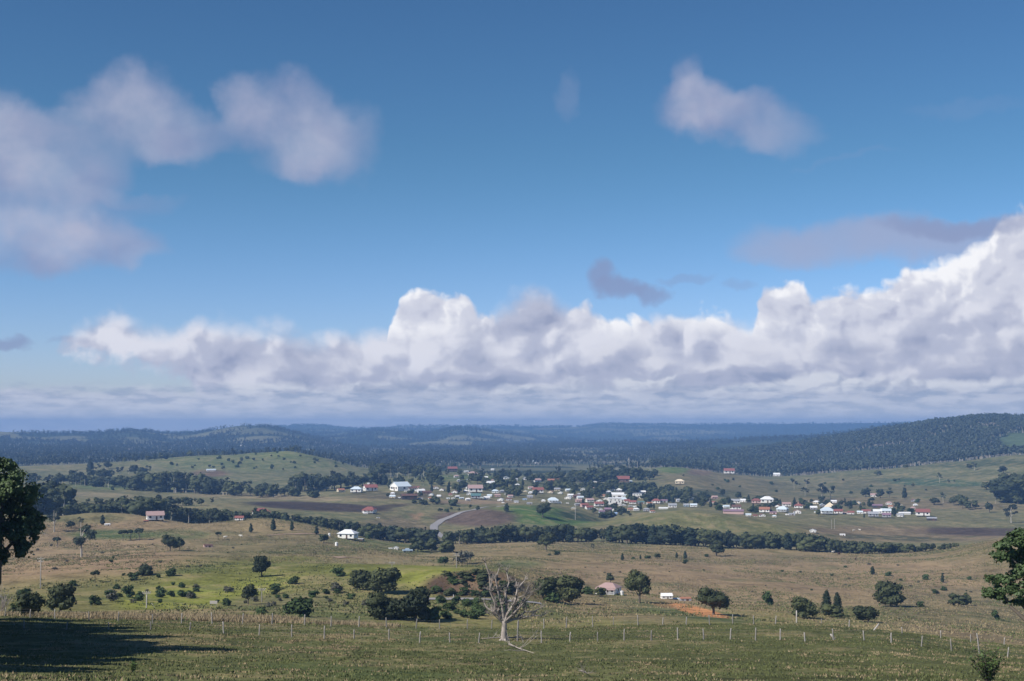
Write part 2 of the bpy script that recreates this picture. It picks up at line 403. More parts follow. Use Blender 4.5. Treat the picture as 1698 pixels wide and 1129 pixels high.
def build_table():
    rows = []
    for D, pts in LAND:
        th, ts = zip(*[px_ts(x, y) for x, y in pts])
        r = np.interp(TH_GRID, th, ts)
        k = np.hanning(15); k /= k.sum()
        r = np.convolve(np.pad(r, 7, mode='edge'), k, mode='valid')
        rows.append(r)
    rows = np.array(rows)
    ld = np.log([D for D, _ in LAND])
    # monotone-ish cubic (PCHIP) along distance
    h = np.diff(ld)[:, None]
    dlt = np.diff(rows, axis=0) / h
    m = np.zeros_like(rows)
    a, b = dlt[:-1], dlt[1:]
    w1 = 2 * h[1:] + h[:-1]; w2 = h[1:] + 2 * h[:-1]
    same = (a * b) > 0
    hm = np.where(same, (w1 + w2) / (w1 / np.where(same, a, 1) + w2 / np.where(same, b, 1)), 0)
    m[1:-1] = hm
    m[0] = dlt[0]; m[-1] = dlt[-1]
    idx = np.clip(np.searchsorted(ld, LG, side='right') - 1, 0, len(ld) - 2)
    hh = (ld[idx + 1] - ld[idx])[:, None]
    t = ((LG - ld[idx])[:, None]) / hh
    y0, y1, m0, m1 = rows[idx], rows[idx + 1], m[idx] * hh, m[idx + 1] * hh
    return (2 * t**3 - 3 * t**2 + 1) * y0 + (t**3 - 2 * t**2 + t) * m0 + (-2 * t**3 + 3 * t**2) * y1 + (t**3 - t**2) * m1


TABLE = build_table()      # [distance, azimuth] -> slope


def ground(x, y):
    """height of the land at x, y (arrays welcome)"""
    x = np.asarray(x, float); y = np.asarray(y, float)
    D = np.maximum(np.hypot(x, y), 0.5)
    th = np.arctan2(x, y)
    # bend the distance a little so that nothing runs in perfect arcs round the viewer
    wob = 1 + 0.035 * np.sin(th * 9.0 + 1.0) * smooth(250, 700, D) * (1 - smooth(880, 1000, D)) + 0.03 * np.sin(th * 13 + 2) * smooth(1500, 2600, D)
    u = (th + math.pi) / (2 * math.pi) * (NT - 1)
    v = (np.log(np.clip(D * wob, 90.0, 22000.0)) - LD0) / (LD1 - LD0) * (NL - 1)
    iu = np.clip(u.astype(int), 0, NT - 2); iv = np.clip(v.astype(int), 0, NL - 2)
    fu = u - iu; fv = np.clip(v - iv, 0, 1)
    s = (TABLE[iv, iu] * (1 - fu) + TABLE[iv, iu + 1] * fu) * (1 - fv) + (TABLE[iv + 1, iu] * (1 - fu) + TABLE[iv + 1, iu + 1] * fu) * fv
    z = s * D
    s90 = TABLE[0, iu] * (1 - fu) + TABLE[0, iu + 1] * fu
    zn = -1.7 + (s90 * 90 + 1.7) * (np.minimum(D, 90) / 90.0)
    z = np.where(D < 90, zn, z)
    # unevenness at every scale
    z = z + 0.22 * fbm(x / 9, y / 9, 3, 5) * smooth(12, 60, D) * (1 - smooth(500, 900, D))
    z = z + 2.5 * fbm(x / 70, y / 70, 4, 21) * smooth(230, 700, D)
    z = z + 5.0 * fbm(x / 240, y / 240, 4, 33) * smooth(2600, 4200, D)
    far = smooth(4300, 6000, D)
    rg = 1 - np.abs(fbm(x / 700, y / 700, 5, 47)) * 2.2
    z = z + 12.0 * (rg - 0.62) * far
    return z


def hit(px, py, dmin=60.0, dmax=14000.0):
    """first point of the land on the sight line through a photo pixel"""
    th, t = px_ts(px, py)
    D = np.exp(np.linspace(math.log(dmin), math.log(dmax), 5000))
    gx, gy = D * math.sin(th), D * math.cos(th)
    g = ground(gx, gy)
    w = np.nonzero(t * D <= g)[0]
    if len(w) == 0:
        i = int(np.argmin(g * 0 + (t * D - g)))
    else:
        i = int(w[0])
    if i > 0 and len(w):
        a0 = t * D[i - 1] - g[i - 1]; a1 = g[i] - t * D[i]
        f = a0 / max(a0 + a1, 1e-9) if a0 > 0 else 0
        d = D[i - 1] + (D[i] - D[i - 1]) * f
    else:
        d = D[i]
    x, y = d * math.sin(th), d * math.cos(th)
    return x, y, float(ground(x, y)), d


def at_dist(px, d):
    th, _ = px_ts(px, 850)
    x, y = d * math.sin(th), d * math.cos(th)
    return x, y, float(ground(x, y)), d


# ------------------------------------------------------------------ materials
def mat(name, color, rough=0.9, var=0.0, vscale=1.0, spec=0.2, coat=0.0, bump=0.0, bscale=5.0, lite_color=None, metallic=0.0, trans=0.0):
    m = bpy.data.materials.new(name)
    m.use_nodes = True
    t = m.node_tree
    E.tree = t
    b = t.nodes['Principled BSDF']
    b.inputs['Roughness'].default_value = rough
    b.inputs['Specular IOR Level'].default_value = spec
    b.inputs['Metallic'].default_value = metallic
    b.inputs['Base Color'].default_value = (*color, 1)
    if var > 0:
        tc = t.nodes.new('ShaderNodeTexCoord')
        oi = t.nodes.new('ShaderNodeObjectInfo')
        n = noise(E(tc.outputs['Object']), vscale, 3, 0.6, dim='3D')
        k = (n - 0.5) * (2 * var) + (E(oi.outputs['Random']) - 0.5) * (var * 1.5)
        dark = tuple(c * (1 - var) for c in color)
        lite = tuple(min(1, c * (1 + var)) for c in color)
        if lite_color:
            lite = lite_color  # own colour for the lighter end of the random variation
        c = mixc(sat(k + 0.5), dark, lite)
        t.links.new(c.s, b.inputs['Base Color'])
    if bump > 0:
        tc = t.nodes.new('ShaderNodeTexCoord')
        n = noise(E(tc.outputs['Object']), bscale, 4, 0.6, dim='3D')
        bp = t.nodes.new('ShaderNodeBump')
        bp.inputs['Strength'].default_value = bump
        t.links.new(n.s, bp.inputs['Height'])
        t.links.new(bp.outputs[0], b.inputs['Normal'])
    return m


def land_material():
    m = bpy.data.materials.new('pasture')
    m.use_nodes = True
    t = m.node_tree
    E.tree = t
    b = t.nodes['Principled BSDF']
    b.inputs['Roughness'].default_value = 1.0
    b.inputs['Specular IOR Level'].default_value = 0.05
    at = t.nodes.new('ShaderNodeAttribute')
    at.attribute_name = 'cover'
    geo = t.nodes.new('ShaderNodeNewGeometry')
    P = E(geo.outputs['Position'])
    cam_d = t.nodes.new('ShaderNodeVectorMath'); cam_d.operation = 'LENGTH'
    t.links.new(geo.outputs['Position'], cam_d.inputs[0])
    d = E(cam_d.outputs['Value'])
    n1 = noise(P, 1 / 1.6, 5, 0.65)
    n2 = noise(P, 1 / 14, 4, 0.6)
    n3 = noise(P, 1 / 75, 4, 0.6)
    n4 = noise(P, 1 / 5.0, 4, 0.7)
    k = (n1 - 0.5) * 0.7 + (n4 - 0.5) * 0.9 + (n2 - 0.5) * 1.2 + (n3 - 0.5) * 1.0
    val = 1.0 + k * 0.85
    mul = t.nodes.new('ShaderNodeVectorMath'); mul.operation = 'SCALE'
    t.links.new(at.outputs['Color'], mul.inputs[0])
    t.links.new(val.s, mul.inputs['Scale'])
    # dry straw and fresh green drift through the grass
    straw = sstep(0.50, 0.66, n2 * 0.5 + n4 * 0.35 + n3 * 0.25 - 0.02)
    c = mixc(straw * 0.6, E(mul.outputs[0]), (0.27, 0.20, 0.115))
    green = sstep(0.55, 0.72, noise(P, 1 / 38, 4, 0.6))
    c = mixc(green * 0.45, c, (0.060, 0.095, 0.034))
    # attribute alpha says how much of this is grass (fields, dark ground, bare earth and woodland floor keep their colour)
    c = mixc(E(at.outputs['Alpha']), E(mul.outputs[0]), c)
    t.links.new(c.s, b.inputs['Base Color'])
    bp = t.nodes.new('ShaderNodeBump')
    bp.inputs['Strength'].default_value = 0.8
    bp.inputs['Distance'].default_value = 1.1
    hgt = n1 * 0.35 + n4 * 0.6 + n2 * 2.0 + n3 * 5.0
    t.links.new(hgt.s, bp.inputs['Height'])
    t.links.new(bp.outputs[0], b.inputs['Normal'])
    return m


# ------------------------------------------------------------------ land cover (what grows or lies where)
TAN = (0.285, 0.205, 0.125)
OLIVE = (0.190, 0.180, 0.068)
GREEN = (0.080, 0.125, 0.045)
LIME = (0.235, 0.25, 0.05)
FRONT = (0.112, 0.122, 0.050)
FOREST = (0.030, 0.045, 0.026)
DARK_GROUND = (0.055, 0.040, 0.036)  # near-black brown for the darkest patches of ground
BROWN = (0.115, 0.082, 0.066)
BANK = (0.080, 0.054, 0.038)
ORANGE = (0.46, 0.22, 0.10)
STRAW = (0.30, 0.235, 0.125)
# (x, y, rx, ry, dmin, dmax, colour, softness, strength, tilt deg)
COVER = [
    # left hillside behind the fences
    (150, 900, 210, 40, 500, 1000, TAN, .5, .75, 0), (120, 945, 190, 28, 330, 700, (0.30, 0.205, 0.125), .5, .9, -6), (250, 985, 260, 34, 230, 520, OLIVE, .5, .8, 0),
    (470, 905, 180, 22, 520, 1000, (0.17, 0.15, 0.075), .6, .7, 0), (300, 886, 60, 8, 600, 1000, GREEN, .5, .7, 0), (190, 886, 80, 8, 600, 1000, GREEN, .5, .9, 0),
    (345, 980, 150, 26, 300, 520, LIME, .5, .95, -8), (265, 985, 60, 14, 300, 520, LIME, .5, .7, -15), (410, 945, 150, 18, 380, 640, (0.17, 0.175, 0.05), .5, .8, -8),
    (690, 953, 150, 17, 380, 560, LIME, .5, .9, 4), (560, 940, 120, 12, 380, 620, (0.16, 0.17, 0.05), .6, .8, 0), (640, 930, 120, 5, 480, 760, (0.21, 0.18, 0.10), .5, .7, 0),
    (300, 1014, 210, 4, 240, 400, STRAW, .4, .9, -1), (60, 1008, 90, 9, 240, 420, (0.20, 0.18, 0.07), .5, .8, 0), (470, 1000, 90, 16, 240, 420, (0.15, 0.145, 0.07), .5, .8, 0),
    (600, 1020, 160, 14, 212, 360, (0.10, 0.12, 0.045), .6, .8, 0), (860, 1005, 120, 18, 230, 460, (0.12, 0.13, 0.055), .6, .7, 8),
    (860, 935, 45, 8, 450, 900, GREEN, .5, .8, 0), (640, 905, 90, 8, 700, 950, (0.10, 0.14, 0.05), .5, .7, 6),
    # cut bank of the road
    (790, 970, 88, 24, 399, 428, BANK, .3, 1.0, 0), (800, 958, 26, 9, 400, 428, (0.20, 0.12, 0.075), .6, .8, 0), (765, 972, 18, 8, 400, 428, (0.13, 0.085, 0.06), .6, .8, 0),
    # valley floor on the right
    (1250, 965, 420, 50, 400, 960, TAN, .4, .85, 0), (1000, 1005, 130, 22, 240, 560, (0.20, 0.16, 0.09), .5, .8, 10), (1600, 1015, 160, 40, 280, 700, (0.17, 0.145, 0.085), .5, .8, 0),
    (1620, 1048, 140, 16, 230, 420, (0.22, 0.165, 0.105), .5, .8, 8), (1120, 1012, 130, 11, 300, 620, (0.075, 0.105, 0.045), .5, .85, 9), (1010, 990, 60, 8, 500, 640, (0.085, 0.12, 0.045), .5, .7, 8),
    (1160, 1014, 56, 7.5, 350, 640, ORANGE, .3, 1.0, 14), (1100, 1004, 22, 3, 420, 640, (0.33, 0.17, 0.09), .5, .8, 8),
    (1500, 885, 190, 14, 860, 1400, (0.19, 0.145, 0.09), .4, .9, 1), (1640, 882, 130, 7, 960, 1500, DARK_GROUND, .4, .85, 1), (1480, 892, 110, 4, 900, 1400, (0.07, 0.08, 0.045), .5, .8, 2),
    (1180, 928, 260, 9, 780, 960, (0.20, 0.16, 0.095), .5, .8, 0), (1000, 903, 90, 5, 860, 1000, (0.20, 0.175, 0.10), .5, .7, 0),
    # spur and mounds before the town
    (1130, 868, 190, 22, 1040, 1262, (0.155, 0.155, 0.065), .3, .9, 4), (1000, 880, 60, 9, 1040, 1262, (0.18, 0.16, 0.09), .5, .8, -12),
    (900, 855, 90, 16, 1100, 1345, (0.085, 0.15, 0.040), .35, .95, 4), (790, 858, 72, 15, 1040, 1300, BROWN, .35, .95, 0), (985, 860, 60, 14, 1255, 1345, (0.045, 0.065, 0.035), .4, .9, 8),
    (660, 872, 60, 16, 1000, 1300, (0.16, 0.135, 0.085), .5, .9, 6), (688, 857, 9, 4, 1150, 1300, (0.33, 0.19, 0.13), .9, .7, 20), (697, 853, 6, 3, 1150, 1300, (0.36, 0.2, 0.13), .9, .6, 0), (560, 858, 70, 8, 1000, 1300, (0.14, 0.15, 0.075), .5, .8, 0),
    (530, 840, 120, 7.5, 1200, 1500, DARK_GROUND, .25, .95, 2.5), (640, 840, 40, 3.5, 1200, 1500, DARK_GROUND, .4, .8, -6), (500, 826, 140, 3.5, 1380, 1560, (0.26, 0.21, 0.125), .4, .9, 1.5),
    (650, 822, 80, 6, 1400, 1600, (0.10, 0.085, 0.06), .5, .7, 0), (790, 832, 70, 4, 1300, 1500, (0.25, 0.18, 0.13), .5, .8, 0), (160, 820, 60, 4, 1400, 1700, (0.25, 0.215, 0.13), .4, .8, 2),
    (230, 804, 130, 8, 1500, 2000, (0.11, 0.15, 0.06), .4, .9, 0), (270, 797, 40, 4, 1600, 2100, (0.19, 0.155, 0.09), .4, .8, 0), (150, 776, 120, 7, 1900, 2500, (0.17, 0.165, 0.085), .5, .9, 0),
    (400, 822, 90, 4, 1400, 1700, (0.22, 0.185, 0.11), .5, .7, 0), (130, 858, 80, 10, 850, 1010, (0.16, 0.15, 0.07), .4, .8, 0), (350, 784, 30, 6, 1700, 2300, (0.17, 0.105, 0.08), .5, .8, 0),
    # hills round the town
    (420, 765, 170, 16, 1950, 2600, (0.13, 0.155, 0.065), .5, .9, 0), (480, 752, 60, 8, 2100, 2600, (0.14, 0.175, 0.06), .5, .8, 0),
    (1190, 800, 110, 18, 1650, 2500, (0.165, 0.145, 0.075), .5, .9, 4), (1120, 778, 28, 7, 1900, 2500, (0.11, 0.17, 0.045), .5, .9, 0), (1160, 782, 20, 6, 1900, 2500, (0.18, 0.125, 0.09), .5, .8, 0),
    (1450, 820, 260, 28, 1500, 2500, (0.135, 0.130, 0.07), .4, .8, 0), (1550, 800, 90, 6, 1700, 2300, (0.06, 0.105, 0.055), .35, .9, 2), (1500, 835, 220, 8, 1500, 1900, (0.18, 0.145, 0.085), .5, .8, 2),
    (1600, 768, 140, 7, 2000, 2700, (0.075, 0.095, 0.045), .5, .8, 0), (1100, 818, 120, 8, 1500, 2000, (0.04, 0.06, 0.035), .5, .8, 0), (800, 790, 110, 8, 1750, 2200, (0.085, 0.13, 0.05), .5, .8, 0),
    (880, 778, 130, 2.5, 2500, 3600, (0.15, 0.15, 0.09), .5, .7, 0), (1692, 733, 34, 17, 2700, 4200, (0.10, 0.14, 0.065), .6, .9, 0), (1640, 712, 14, 5, 3000, 4200, (0.12, 0.15, 0.07), .5, .7, 0),
    (700, 745, 60, 2, 5000, 7500, (0.20, 0.20, 0.14), .5, .6, 0), (130, 744, 130, 5, 4200, 5600, (0.13, 0.14, 0.10), .7, .5, 0), (560, 738, 24, 2.2, 4700, 6500, (0.3, 0.26, 0.2), .5, .7, 0),
    (1130, 716, 110, 4, 9000, 12000, (0.22, 0.22, 0.14), .8, .6, 0), (560, 709, 60, 3, 10000, 12500, (0.12, 0.15, 0.10), .8, .6, 0), (1480, 712, 34, 3, 9000, 12000, (0.2, 0.2, 0.14), .8, .5, 0),
]


def land_cover(x, y, z):
    D = np.hypot(x, y)
    n = len(x)
    yc = CP * y + SP * z
    zc = -SP * y + CP * z
    ok = yc > 1
    yc = np.where(ok, yc, 1)
    px = np.where(ok, CX + F * x / yc, -5000)
    py = np.where(ok, CY - F * zc / yc, 900)
    c = np.zeros((n, 3)); grass = np.ones(n)

    def lay(col, w):
        nonlocal c
        c = c * (1 - w[:, None]) + np.array(col)[None] * w[:, None]
    c[:] = FRONT
    lay(OLIVE, smooth(214, 235, D))
    lay(TAN, smooth(560, 700, D) * 0.6)
    lay((0.155, 0.155, 0.08), smooth(960, 1050, D) * 0.9)
    lay((0.135, 0.145, 0.072), smooth(1600, 1800, D))
    fmask = smooth(2480, 2560, D)
    lay(FOREST, fmask)
    grass *= 1 - fmask
    op = smooth(-.16, -.30, fbm(x / 220, y / 220, 3, 8)) * smooth(2560, 2700, D) * (1 - smooth(5150, 5250, D)) + smooth(-.10, -.26, fbm(x / 300, y / 300, 3, 14)) * smooth(5150, 5250, D)
    lay((0.20, 0.19, 0.105), op * .8 * (px < 1190))
    lay((0.07, 0.085, 0.05), smooth(0.1, 0.5, fbm(x / 500, y / 500, 3, 19)) * fmask * .5)
    wx = fbm(x / 60, y / 60, 4, 71); wy = fbm(x / 60, y / 60, 4, 91)
    for cx, cy, rx, ry, d0, d1, col, soft, st, tilt in COVER:
        a = math.radians(tilt)
        ux = (px - cx) * math.cos(a) + (py - cy) * math.sin(a)
        uy = -(px - cx) * math.sin(a) + (py - cy) * math.cos(a)
        r = np.sqrt((ux / rx)**2 + (uy / ry)**2) + (wx * 0.22 + wy * 0.12) * (soft + .15)
        w = smooth(1 + soft * .7, 1 - soft * .7, r) * st * smooth(d0 * .985, d0 * 1.01, D) * (1 - smooth(d1 * .99, d1 * 1.015, D))
        lay(col, w)
        if col in (DARK_GROUND, BROWN, BANK, ORANGE):
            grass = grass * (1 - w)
    return c, grass


# ------------------------------------------------------------------ object helpers
COLL = scene.collection


def link(o):
    COLL.objects.link(o)
    return o


def tag(o, label=None, cat=None, group=None, kind=None):
    if label: o['label'] = label
    if cat: o['category'] = cat
    if group: o['group'] = group
    if kind: o['kind'] = kind
    return o


def mesh_np(name, verts, faces, mats, mi=None, smooth_shade=False):
    """faces: list of int arrays [n,k] (k fixed per array)"""
    me = bpy.data.meshes.new(name)
    verts = np.asarray(verts, np.float32)
    loops, starts, s = [], [], 0
    for f in faces:
        f = np.asarray(f, np.int32)
        if len(f) == 0:
            continue
        loops.append(f.ravel())
        starts.append(s + np.arange(len(f)) * f.shape[1])
        s += f.size
    loops = np.concatenate(loops); starts = np.concatenate(starts)
    me.vertices.add(len(verts)); me.vertices.foreach_set('co', verts.ravel())
    me.loops.add(len(loops)); me.loops.foreach_set('vertex_index', loops)
    me.polygons.add(len(starts)); me.polygons.foreach_set('loop_start', starts.astype(np.int32))
    if mi is not None:
        me.polygons.foreach_set('material_index', np.asarray(mi, np.int32))
    if smooth_shade is not False:
        me.polygons.foreach_set('use_smooth', np.full(len(starts), True) if smooth_shade is True else np.asarray(smooth_shade))
    for m in (mats if isinstance(mats, (list, tuple)) else [mats]):
        me.materials.append(m)
    me.update(calc_edges=True)
    return me


def obj(name, me, parent=None, loc=None, rot=None, scale=None):
    o = bpy.data.objects.new(name, me)
    link(o)
    if parent is not None: o.parent = parent
    if loc is not None: o.location = loc
    if rot is not None: o.rotation_euler = rot
    if scale is not None: o.scale = scale
    return o


class MB:
    """collects quads/polys; build() makes one mesh"""

    def __init__(self):
        self.v = []; self.f = {3: [], 4: []}; self.mi = {3: [], 4: []}

    def quad(self, a, b, c, d, m=0):
        i = len(self.v); self.v += [a, b, c, d]; self.f[4].append((i, i + 1, i + 2, i + 3)); self.mi[4].append(m)

    def tri(self, a, b, c, m=0):
        i = len(self.v); self.v += [a, b, c]; self.f[3].append((i, i + 1, i + 2)); self.mi[3].append(m)

    def box(self, x0, x1, y0, y1, z0, z1, m=0):
        p = [(x0, y0, z0), (x1, y0, z0), (x1, y1, z0), (x0, y1, z0), (x0, y0, z1), (x1, y0, z1), (x1, y1, z1), (x0, y1, z1)]
        for q in ((0, 3, 2, 1), (4, 5, 6, 7), (0, 1, 5, 4), (1, 2, 6, 5), (2, 3, 7, 6), (3, 0, 4, 7)):
            self.quad(*[p[k] for k in q], m)

    def tube(self, pts, radii, n=6, m=0, cap=True):
        """tapered bent limb"""
        i0 = len(self.v)
        pts = [Vector(p) for p in pts]
        prev = None
        for k, p in enumerate(pts):
            d = (pts[min(k + 1, len(pts) - 1)] - pts[max(k - 1, 0)]).normalized()
            if prev is None:
                ref = Vector((1, 0, 0)) if abs(d.x) < 0.8 else Vector((0, 1, 0))
                prev = d.cross(ref).normalized()
            s = (prev - d * prev.dot(d)).normalized()
            prev = s
            t = d.cross(s)
            for j in range(n):
                a = 2 * math.pi * j / n
                self.v.append(tuple(p + (s * math.cos(a) + t * math.sin(a)) * radii[k]))
        for k in range(len(pts) - 1):
            for j in range(n):
                a = i0 + k * n + j; b = i0 + k * n + (j + 1) % n
                self.f[4].append((a, b, b + n, a + n)); self.mi[4].append(m)
        if cap:
            e = i0 + (len(pts) - 1) * n
            self.v.append(tuple(pts[-1])); c = len(self.v) - 1
            for j in range(n):
                self.f[3].append((e + j, e + (j + 1) % n, c)); self.mi[3].append(m)

    def mesh(self, name, mats, smooth_shade=False):
        fs = [np.array(self.f[k]) for k in (3, 4) if self.f[k]]
        mi = [x for k in (3, 4) for x in self.mi[k]]
        return mesh_np(name, np.array(self.v), fs, mats, mi, smooth_shade)


# ------------------------------------------------------------------ the land itself: one sheet
def build_land():
    fine = np.linspace(-0.42, 0.42, 1300)
    left = -np.exp(np.linspace(math.log(math.pi), math.log(0.425), 70))
    th = np.concatenate([left, fine, -left[::-1]])
    D = np.concatenate([np.linspace(0.6, 60, 40)[:-1], np.exp(np.linspace(math.log(60), math.log(232), 150))[:-1],
                        np.exp(np.linspace(math.log(232), math.log(2700), 520))[:-1], np.exp(np.linspace(math.log(2700), math.log(12300), 240))])
    TH, DD = np.meshgrid(th, D)
    x = (DD * np.sin(TH)).ravel(); y = (DD * np.cos(TH)).ravel()
    z = ground(x, y)
    nt, nd = len(th), len(D)
    cov, grass = land_cover(x, y, z)
    idx = (np.arange(nd - 1)[:, None] * nt + np.arange(nt - 1)[None]).ravel()
    quads = np.stack([idx, idx + 1, idx + nt + 1, idx + nt], 1)
    v = np.stack([x, y, z], 1)
    v = np.concatenate([v, [[0, 0, -1.7]]])
    cov = np.concatenate([cov, [FRONT]]); grass = np.append(grass, 1)
    tri = np.stack([np.full(nt - 1, len(v) - 1), np.arange(1, nt), np.arange(nt - 1)], 1)
    quads = quads[:, ::-1]
    me = mesh_np('ground', v, [tri[:, ::-1], quads], land_material(), None, True)
    att = me.color_attributes.new('cover', 'FLOAT_COLOR', 'POINT')
    att.data.foreach_set('color', np.concatenate([cov, grass[:, None]], 1).astype(np.float32).ravel())
    o = obj('ground', me)
    tag(o, kind='structure')
    me.validate()
    return o


build_land()


# ------------------------------------------------------------------ haze
def build_haze():
    b = MB()
    b.box(-12500, 12500, -12500, 12500, -420, 56)
    m = bpy.data.materials.new('haze_air')
    m.use_nodes = True
    t = m.node_tree
    t.nodes.clear()
    pv = t.nodes.new('ShaderNodeVolumePrincipled')
    pv.inputs['Color'].default_value = (*HAZE_COL, 1)
    pv.inputs['Density'].default_value = HAZE_DENSITY
    pv.inputs['Anisotropy'].default_value = 0.0
    out = t.nodes.new('ShaderNodeOutputMaterial')
    t.links.new(pv.outputs[0], out.inputs['Volume'])
    o = obj('haze', b.mesh('haze', m))
    tag(o, kind='stuff')


HAZE_DENSITY = 1.2e-4
HAZE_COL = (0.28, 0.52, 0.97)
if not globals().get('NO_HAZE'):
    build_haze()

# ------------------------------------------------------------------ plant materials
M = {}
M['leaf_dark'] = mat('leaf_dark', (0.036, 0.056, 0.027), 0.75, 0.5, 0.9, spec=0.25, lite_color=(0.080, 0.092, 0.036))
M['leaf_gum'] = mat('leaf_gum', (0.050, 0.064, 0.038), 0.75, 0.55, 0.8, spec=0.25)
M['leaf_forest'] = mat('leaf_forest', (0.046, 0.058, 0.038), 0.8, 0.75, 0.022)
M['leaf_pine'] = mat('leaf_pine', (0.028, 0.042, 0.024), 0.8, 0.35, 1.0)
M['leaf_bush'] = mat('leaf_bush', (0.055, 0.085, 0.030), 0.8, 0.45, 1.0)
M['leaf_fresh'] = mat('leaf_fresh', (0.075, 0.125, 0.030), 0.65, 0.35, 1.3, spec=0.3)
M['leaf_grey'] = mat('leaf_grey', (0.115, 0.115, 0.085), 0.85, 0.35, 1.0)
M['bark'] = mat('bark', (0.13, 0.11, 0.09), 0.95, 0.35, 2.0)
M['bark_pale'] = mat('bark_pale', (0.42, 0.38, 0.32), 0.9, 0.3, 1.2)
M['deadwood'] = mat('deadwood', (0.33, 0.29, 0.26), 0.95, 0.45, 1.5, bump=0.4, bscale=6)
M['post_wood'] = mat('post_wood', (0.30, 0.28, 0.26), 0.95, 0.4, 4.0, bump=0.3, bscale=12)
M['grass_green'] = mat('grass_green', (0.122, 0.138, 0.055), 0.95, 0.4, 0.12)
M['tussock'] = mat('tussock', (0.25, 0.20, 0.115), 0.95, 0.25, 0.12)
M['grass_straw'] = mat('grass_straw', (0.285, 0.225, 0.135), 0.95, 0.35, 0.12)

# ------------------------------------------------------------------ foliage building blocks
def ico_base(level=2):
    t = (1 + 5 ** .5) / 2
    v = np.array([(-1, t, 0), (1, t, 0), (-1, -t, 0), (1, -t, 0), (0, -1, t), (0, 1, t), (0, -1, -t), (0, 1, -t), (t, 0, -1), (t, 0, 1), (-t, 0, -1), (-t, 0, 1)], float)
    f = [(0, 11, 5), (0, 5, 1), (0, 1, 7), (0, 7, 10), (0, 10, 11), (1, 5, 9), (5, 11, 4), (11, 10, 2), (10, 7, 6), (7, 1, 8), (3, 9, 4), (3, 4, 2), (3, 2, 6), (3, 6, 8), (3, 8, 9), (4, 9, 5), (2, 4, 11), (6, 2, 10), (8, 6, 7), (9, 8, 1)]
    v = v / np.linalg.norm(v, axis=1)[:, None]
    for _ in range(level):
        v = list(map(tuple, v)); cache = {}; nf = []

        def mid(a, b):
            k = (min(a, b), max(a, b))
            if k not in cache:
                p = np.array(v[a]) + np.array(v[b]); p /= np.linalg.norm(p)
                v.append(tuple(p)); cache[k] = len(v) - 1
            return cache[k]
        for a, b, c in f:
            x, y, z = mid(a, b), mid(b, c), mid(c, a)
            nf += [(a, x, z), (b, y, x), (c, z, y), (x, y, z)]
        f = nf; v = np.array(v)
    return np.asarray(v), np.array(f)


ICO = {k: ico_base(k) for k in (0, 1, 2)}


def leaves_on(lobes, n, size, rng, inner=0.55, flat=0.0):
    """n loose leaf clusters (small quads) spread through the outer shell of the lobes"""
    L = np.array(lobes, float)
    w = (L[:, 3] * L[:, 4] + L[:, 3] * L[:, 5]); w /= w.sum()
    k = rng.choice(len(L), n, p=w)
    d = rng.normal(size=(n, 3)); d /= np.linalg.norm(d, axis=1)[:, None]
    d[:, 2] = np.where(rng.random(n) < .62, np.abs(d[:, 2]), d[:, 2])
    lump = 1 + 0.22 * fbm(d[:, 0] * 2.2 + k * 3.1, d[:, 1] * 2.2 + d[:, 2] * 2.7, 3, 3)
    r = (inner + (1.06 - inner) * rng.random(n) ** 0.45) * lump
    c = L[k, :3] + d * L[k, 3:6] * r[:, None]
    nrm = d + rng.normal(size=(n, 3)) * 0.75
    nrm[:, 2] += 0.25
    nrm /= np.linalg.norm(nrm, axis=1)[:, None]
    ref = rng.normal(size=(n, 3))
    a = np.cross(nrm, ref); a /= np.linalg.norm(a, axis=1)[:, None]
    b = np.cross(nrm, a)
    s = size * (0.55 + 0.9 * rng.random(n))[:, None]
    e = (0.6 + 0.6 * rng.random(n))[:, None]
    v = np.stack([c - a * s, c + b * s * e * .8 - a * s * .1, c + a * s, c - b * s * e * .8 + a * s * .15], 1).reshape(-1, 3)
    f = np.arange(4 * n).reshape(-1, 4)
    return v, f


def core_of(lobes, rng, level=1, k=0.80):
    vs, fs, o = [], [], 0
    bv, bf = ICO[level]
    for i, (x, y, z, rx, ry, rz) in enumerate(lobes):
        n = 1 + 0.25 * fbm(bv[:, 0] * 2 + i * 5.3, bv[:, 1] * 2 + bv[:, 2] * 2.3, 2, 9 + i)
        vs.append(bv * n[:, None] * np.array([rx, ry, rz]) * k + np.array([x, y, z]))
        fs.append(bf + o); o += len(bv)
    return np.concatenate(vs), np.concatenate(fs)


def crown_mesh(name, lobes, nleaf, size, material, seed, core=True, level=1, inner=0.6, corek=.78):
    rng = np.random.default_rng(seed)
    lv, lf = leaves_on(lobes, nleaf, size, rng, inner)
    if core:
        cv, cf = core_of(lobes, rng, level, corek)
        v = np.concatenate([cv, lv]); return mesh_np(name, v, [cf, lf + len(cv)], material)
    return mesh_np(name, lv, [lf], material)


# every plant model is one metre tall and is scaled where it stands: (lobes, trunk limbs)
def lobes_round(rng, n=11, w=0.52, z0=0.30, z1=0.98, flat=1.0):
    L = []
    for i in range(n):
        a = rng.random() * 6.28; t = rng.random()
        h = z0 + (z1 - z0) * (0.16 + 0.66 * t)
        rad = w * (0.64 * math.sqrt(max(0.05, 1 - ((h - z0) / (z1 - z0) * 1.15 - .42) ** 2 * 1.6))) * (0.45 + 0.6 * rng.random())
        s = w * (0.30 + 0.18 * rng.random())
        L.append((math.cos(a) * rad, math.sin(a) * rad, h, s, s, s * 0.82 * flat))
    L.append((0, 0, (z0 + z1) / 2, w * .62, w * .62, (z1 - z0) * .40))
    return L


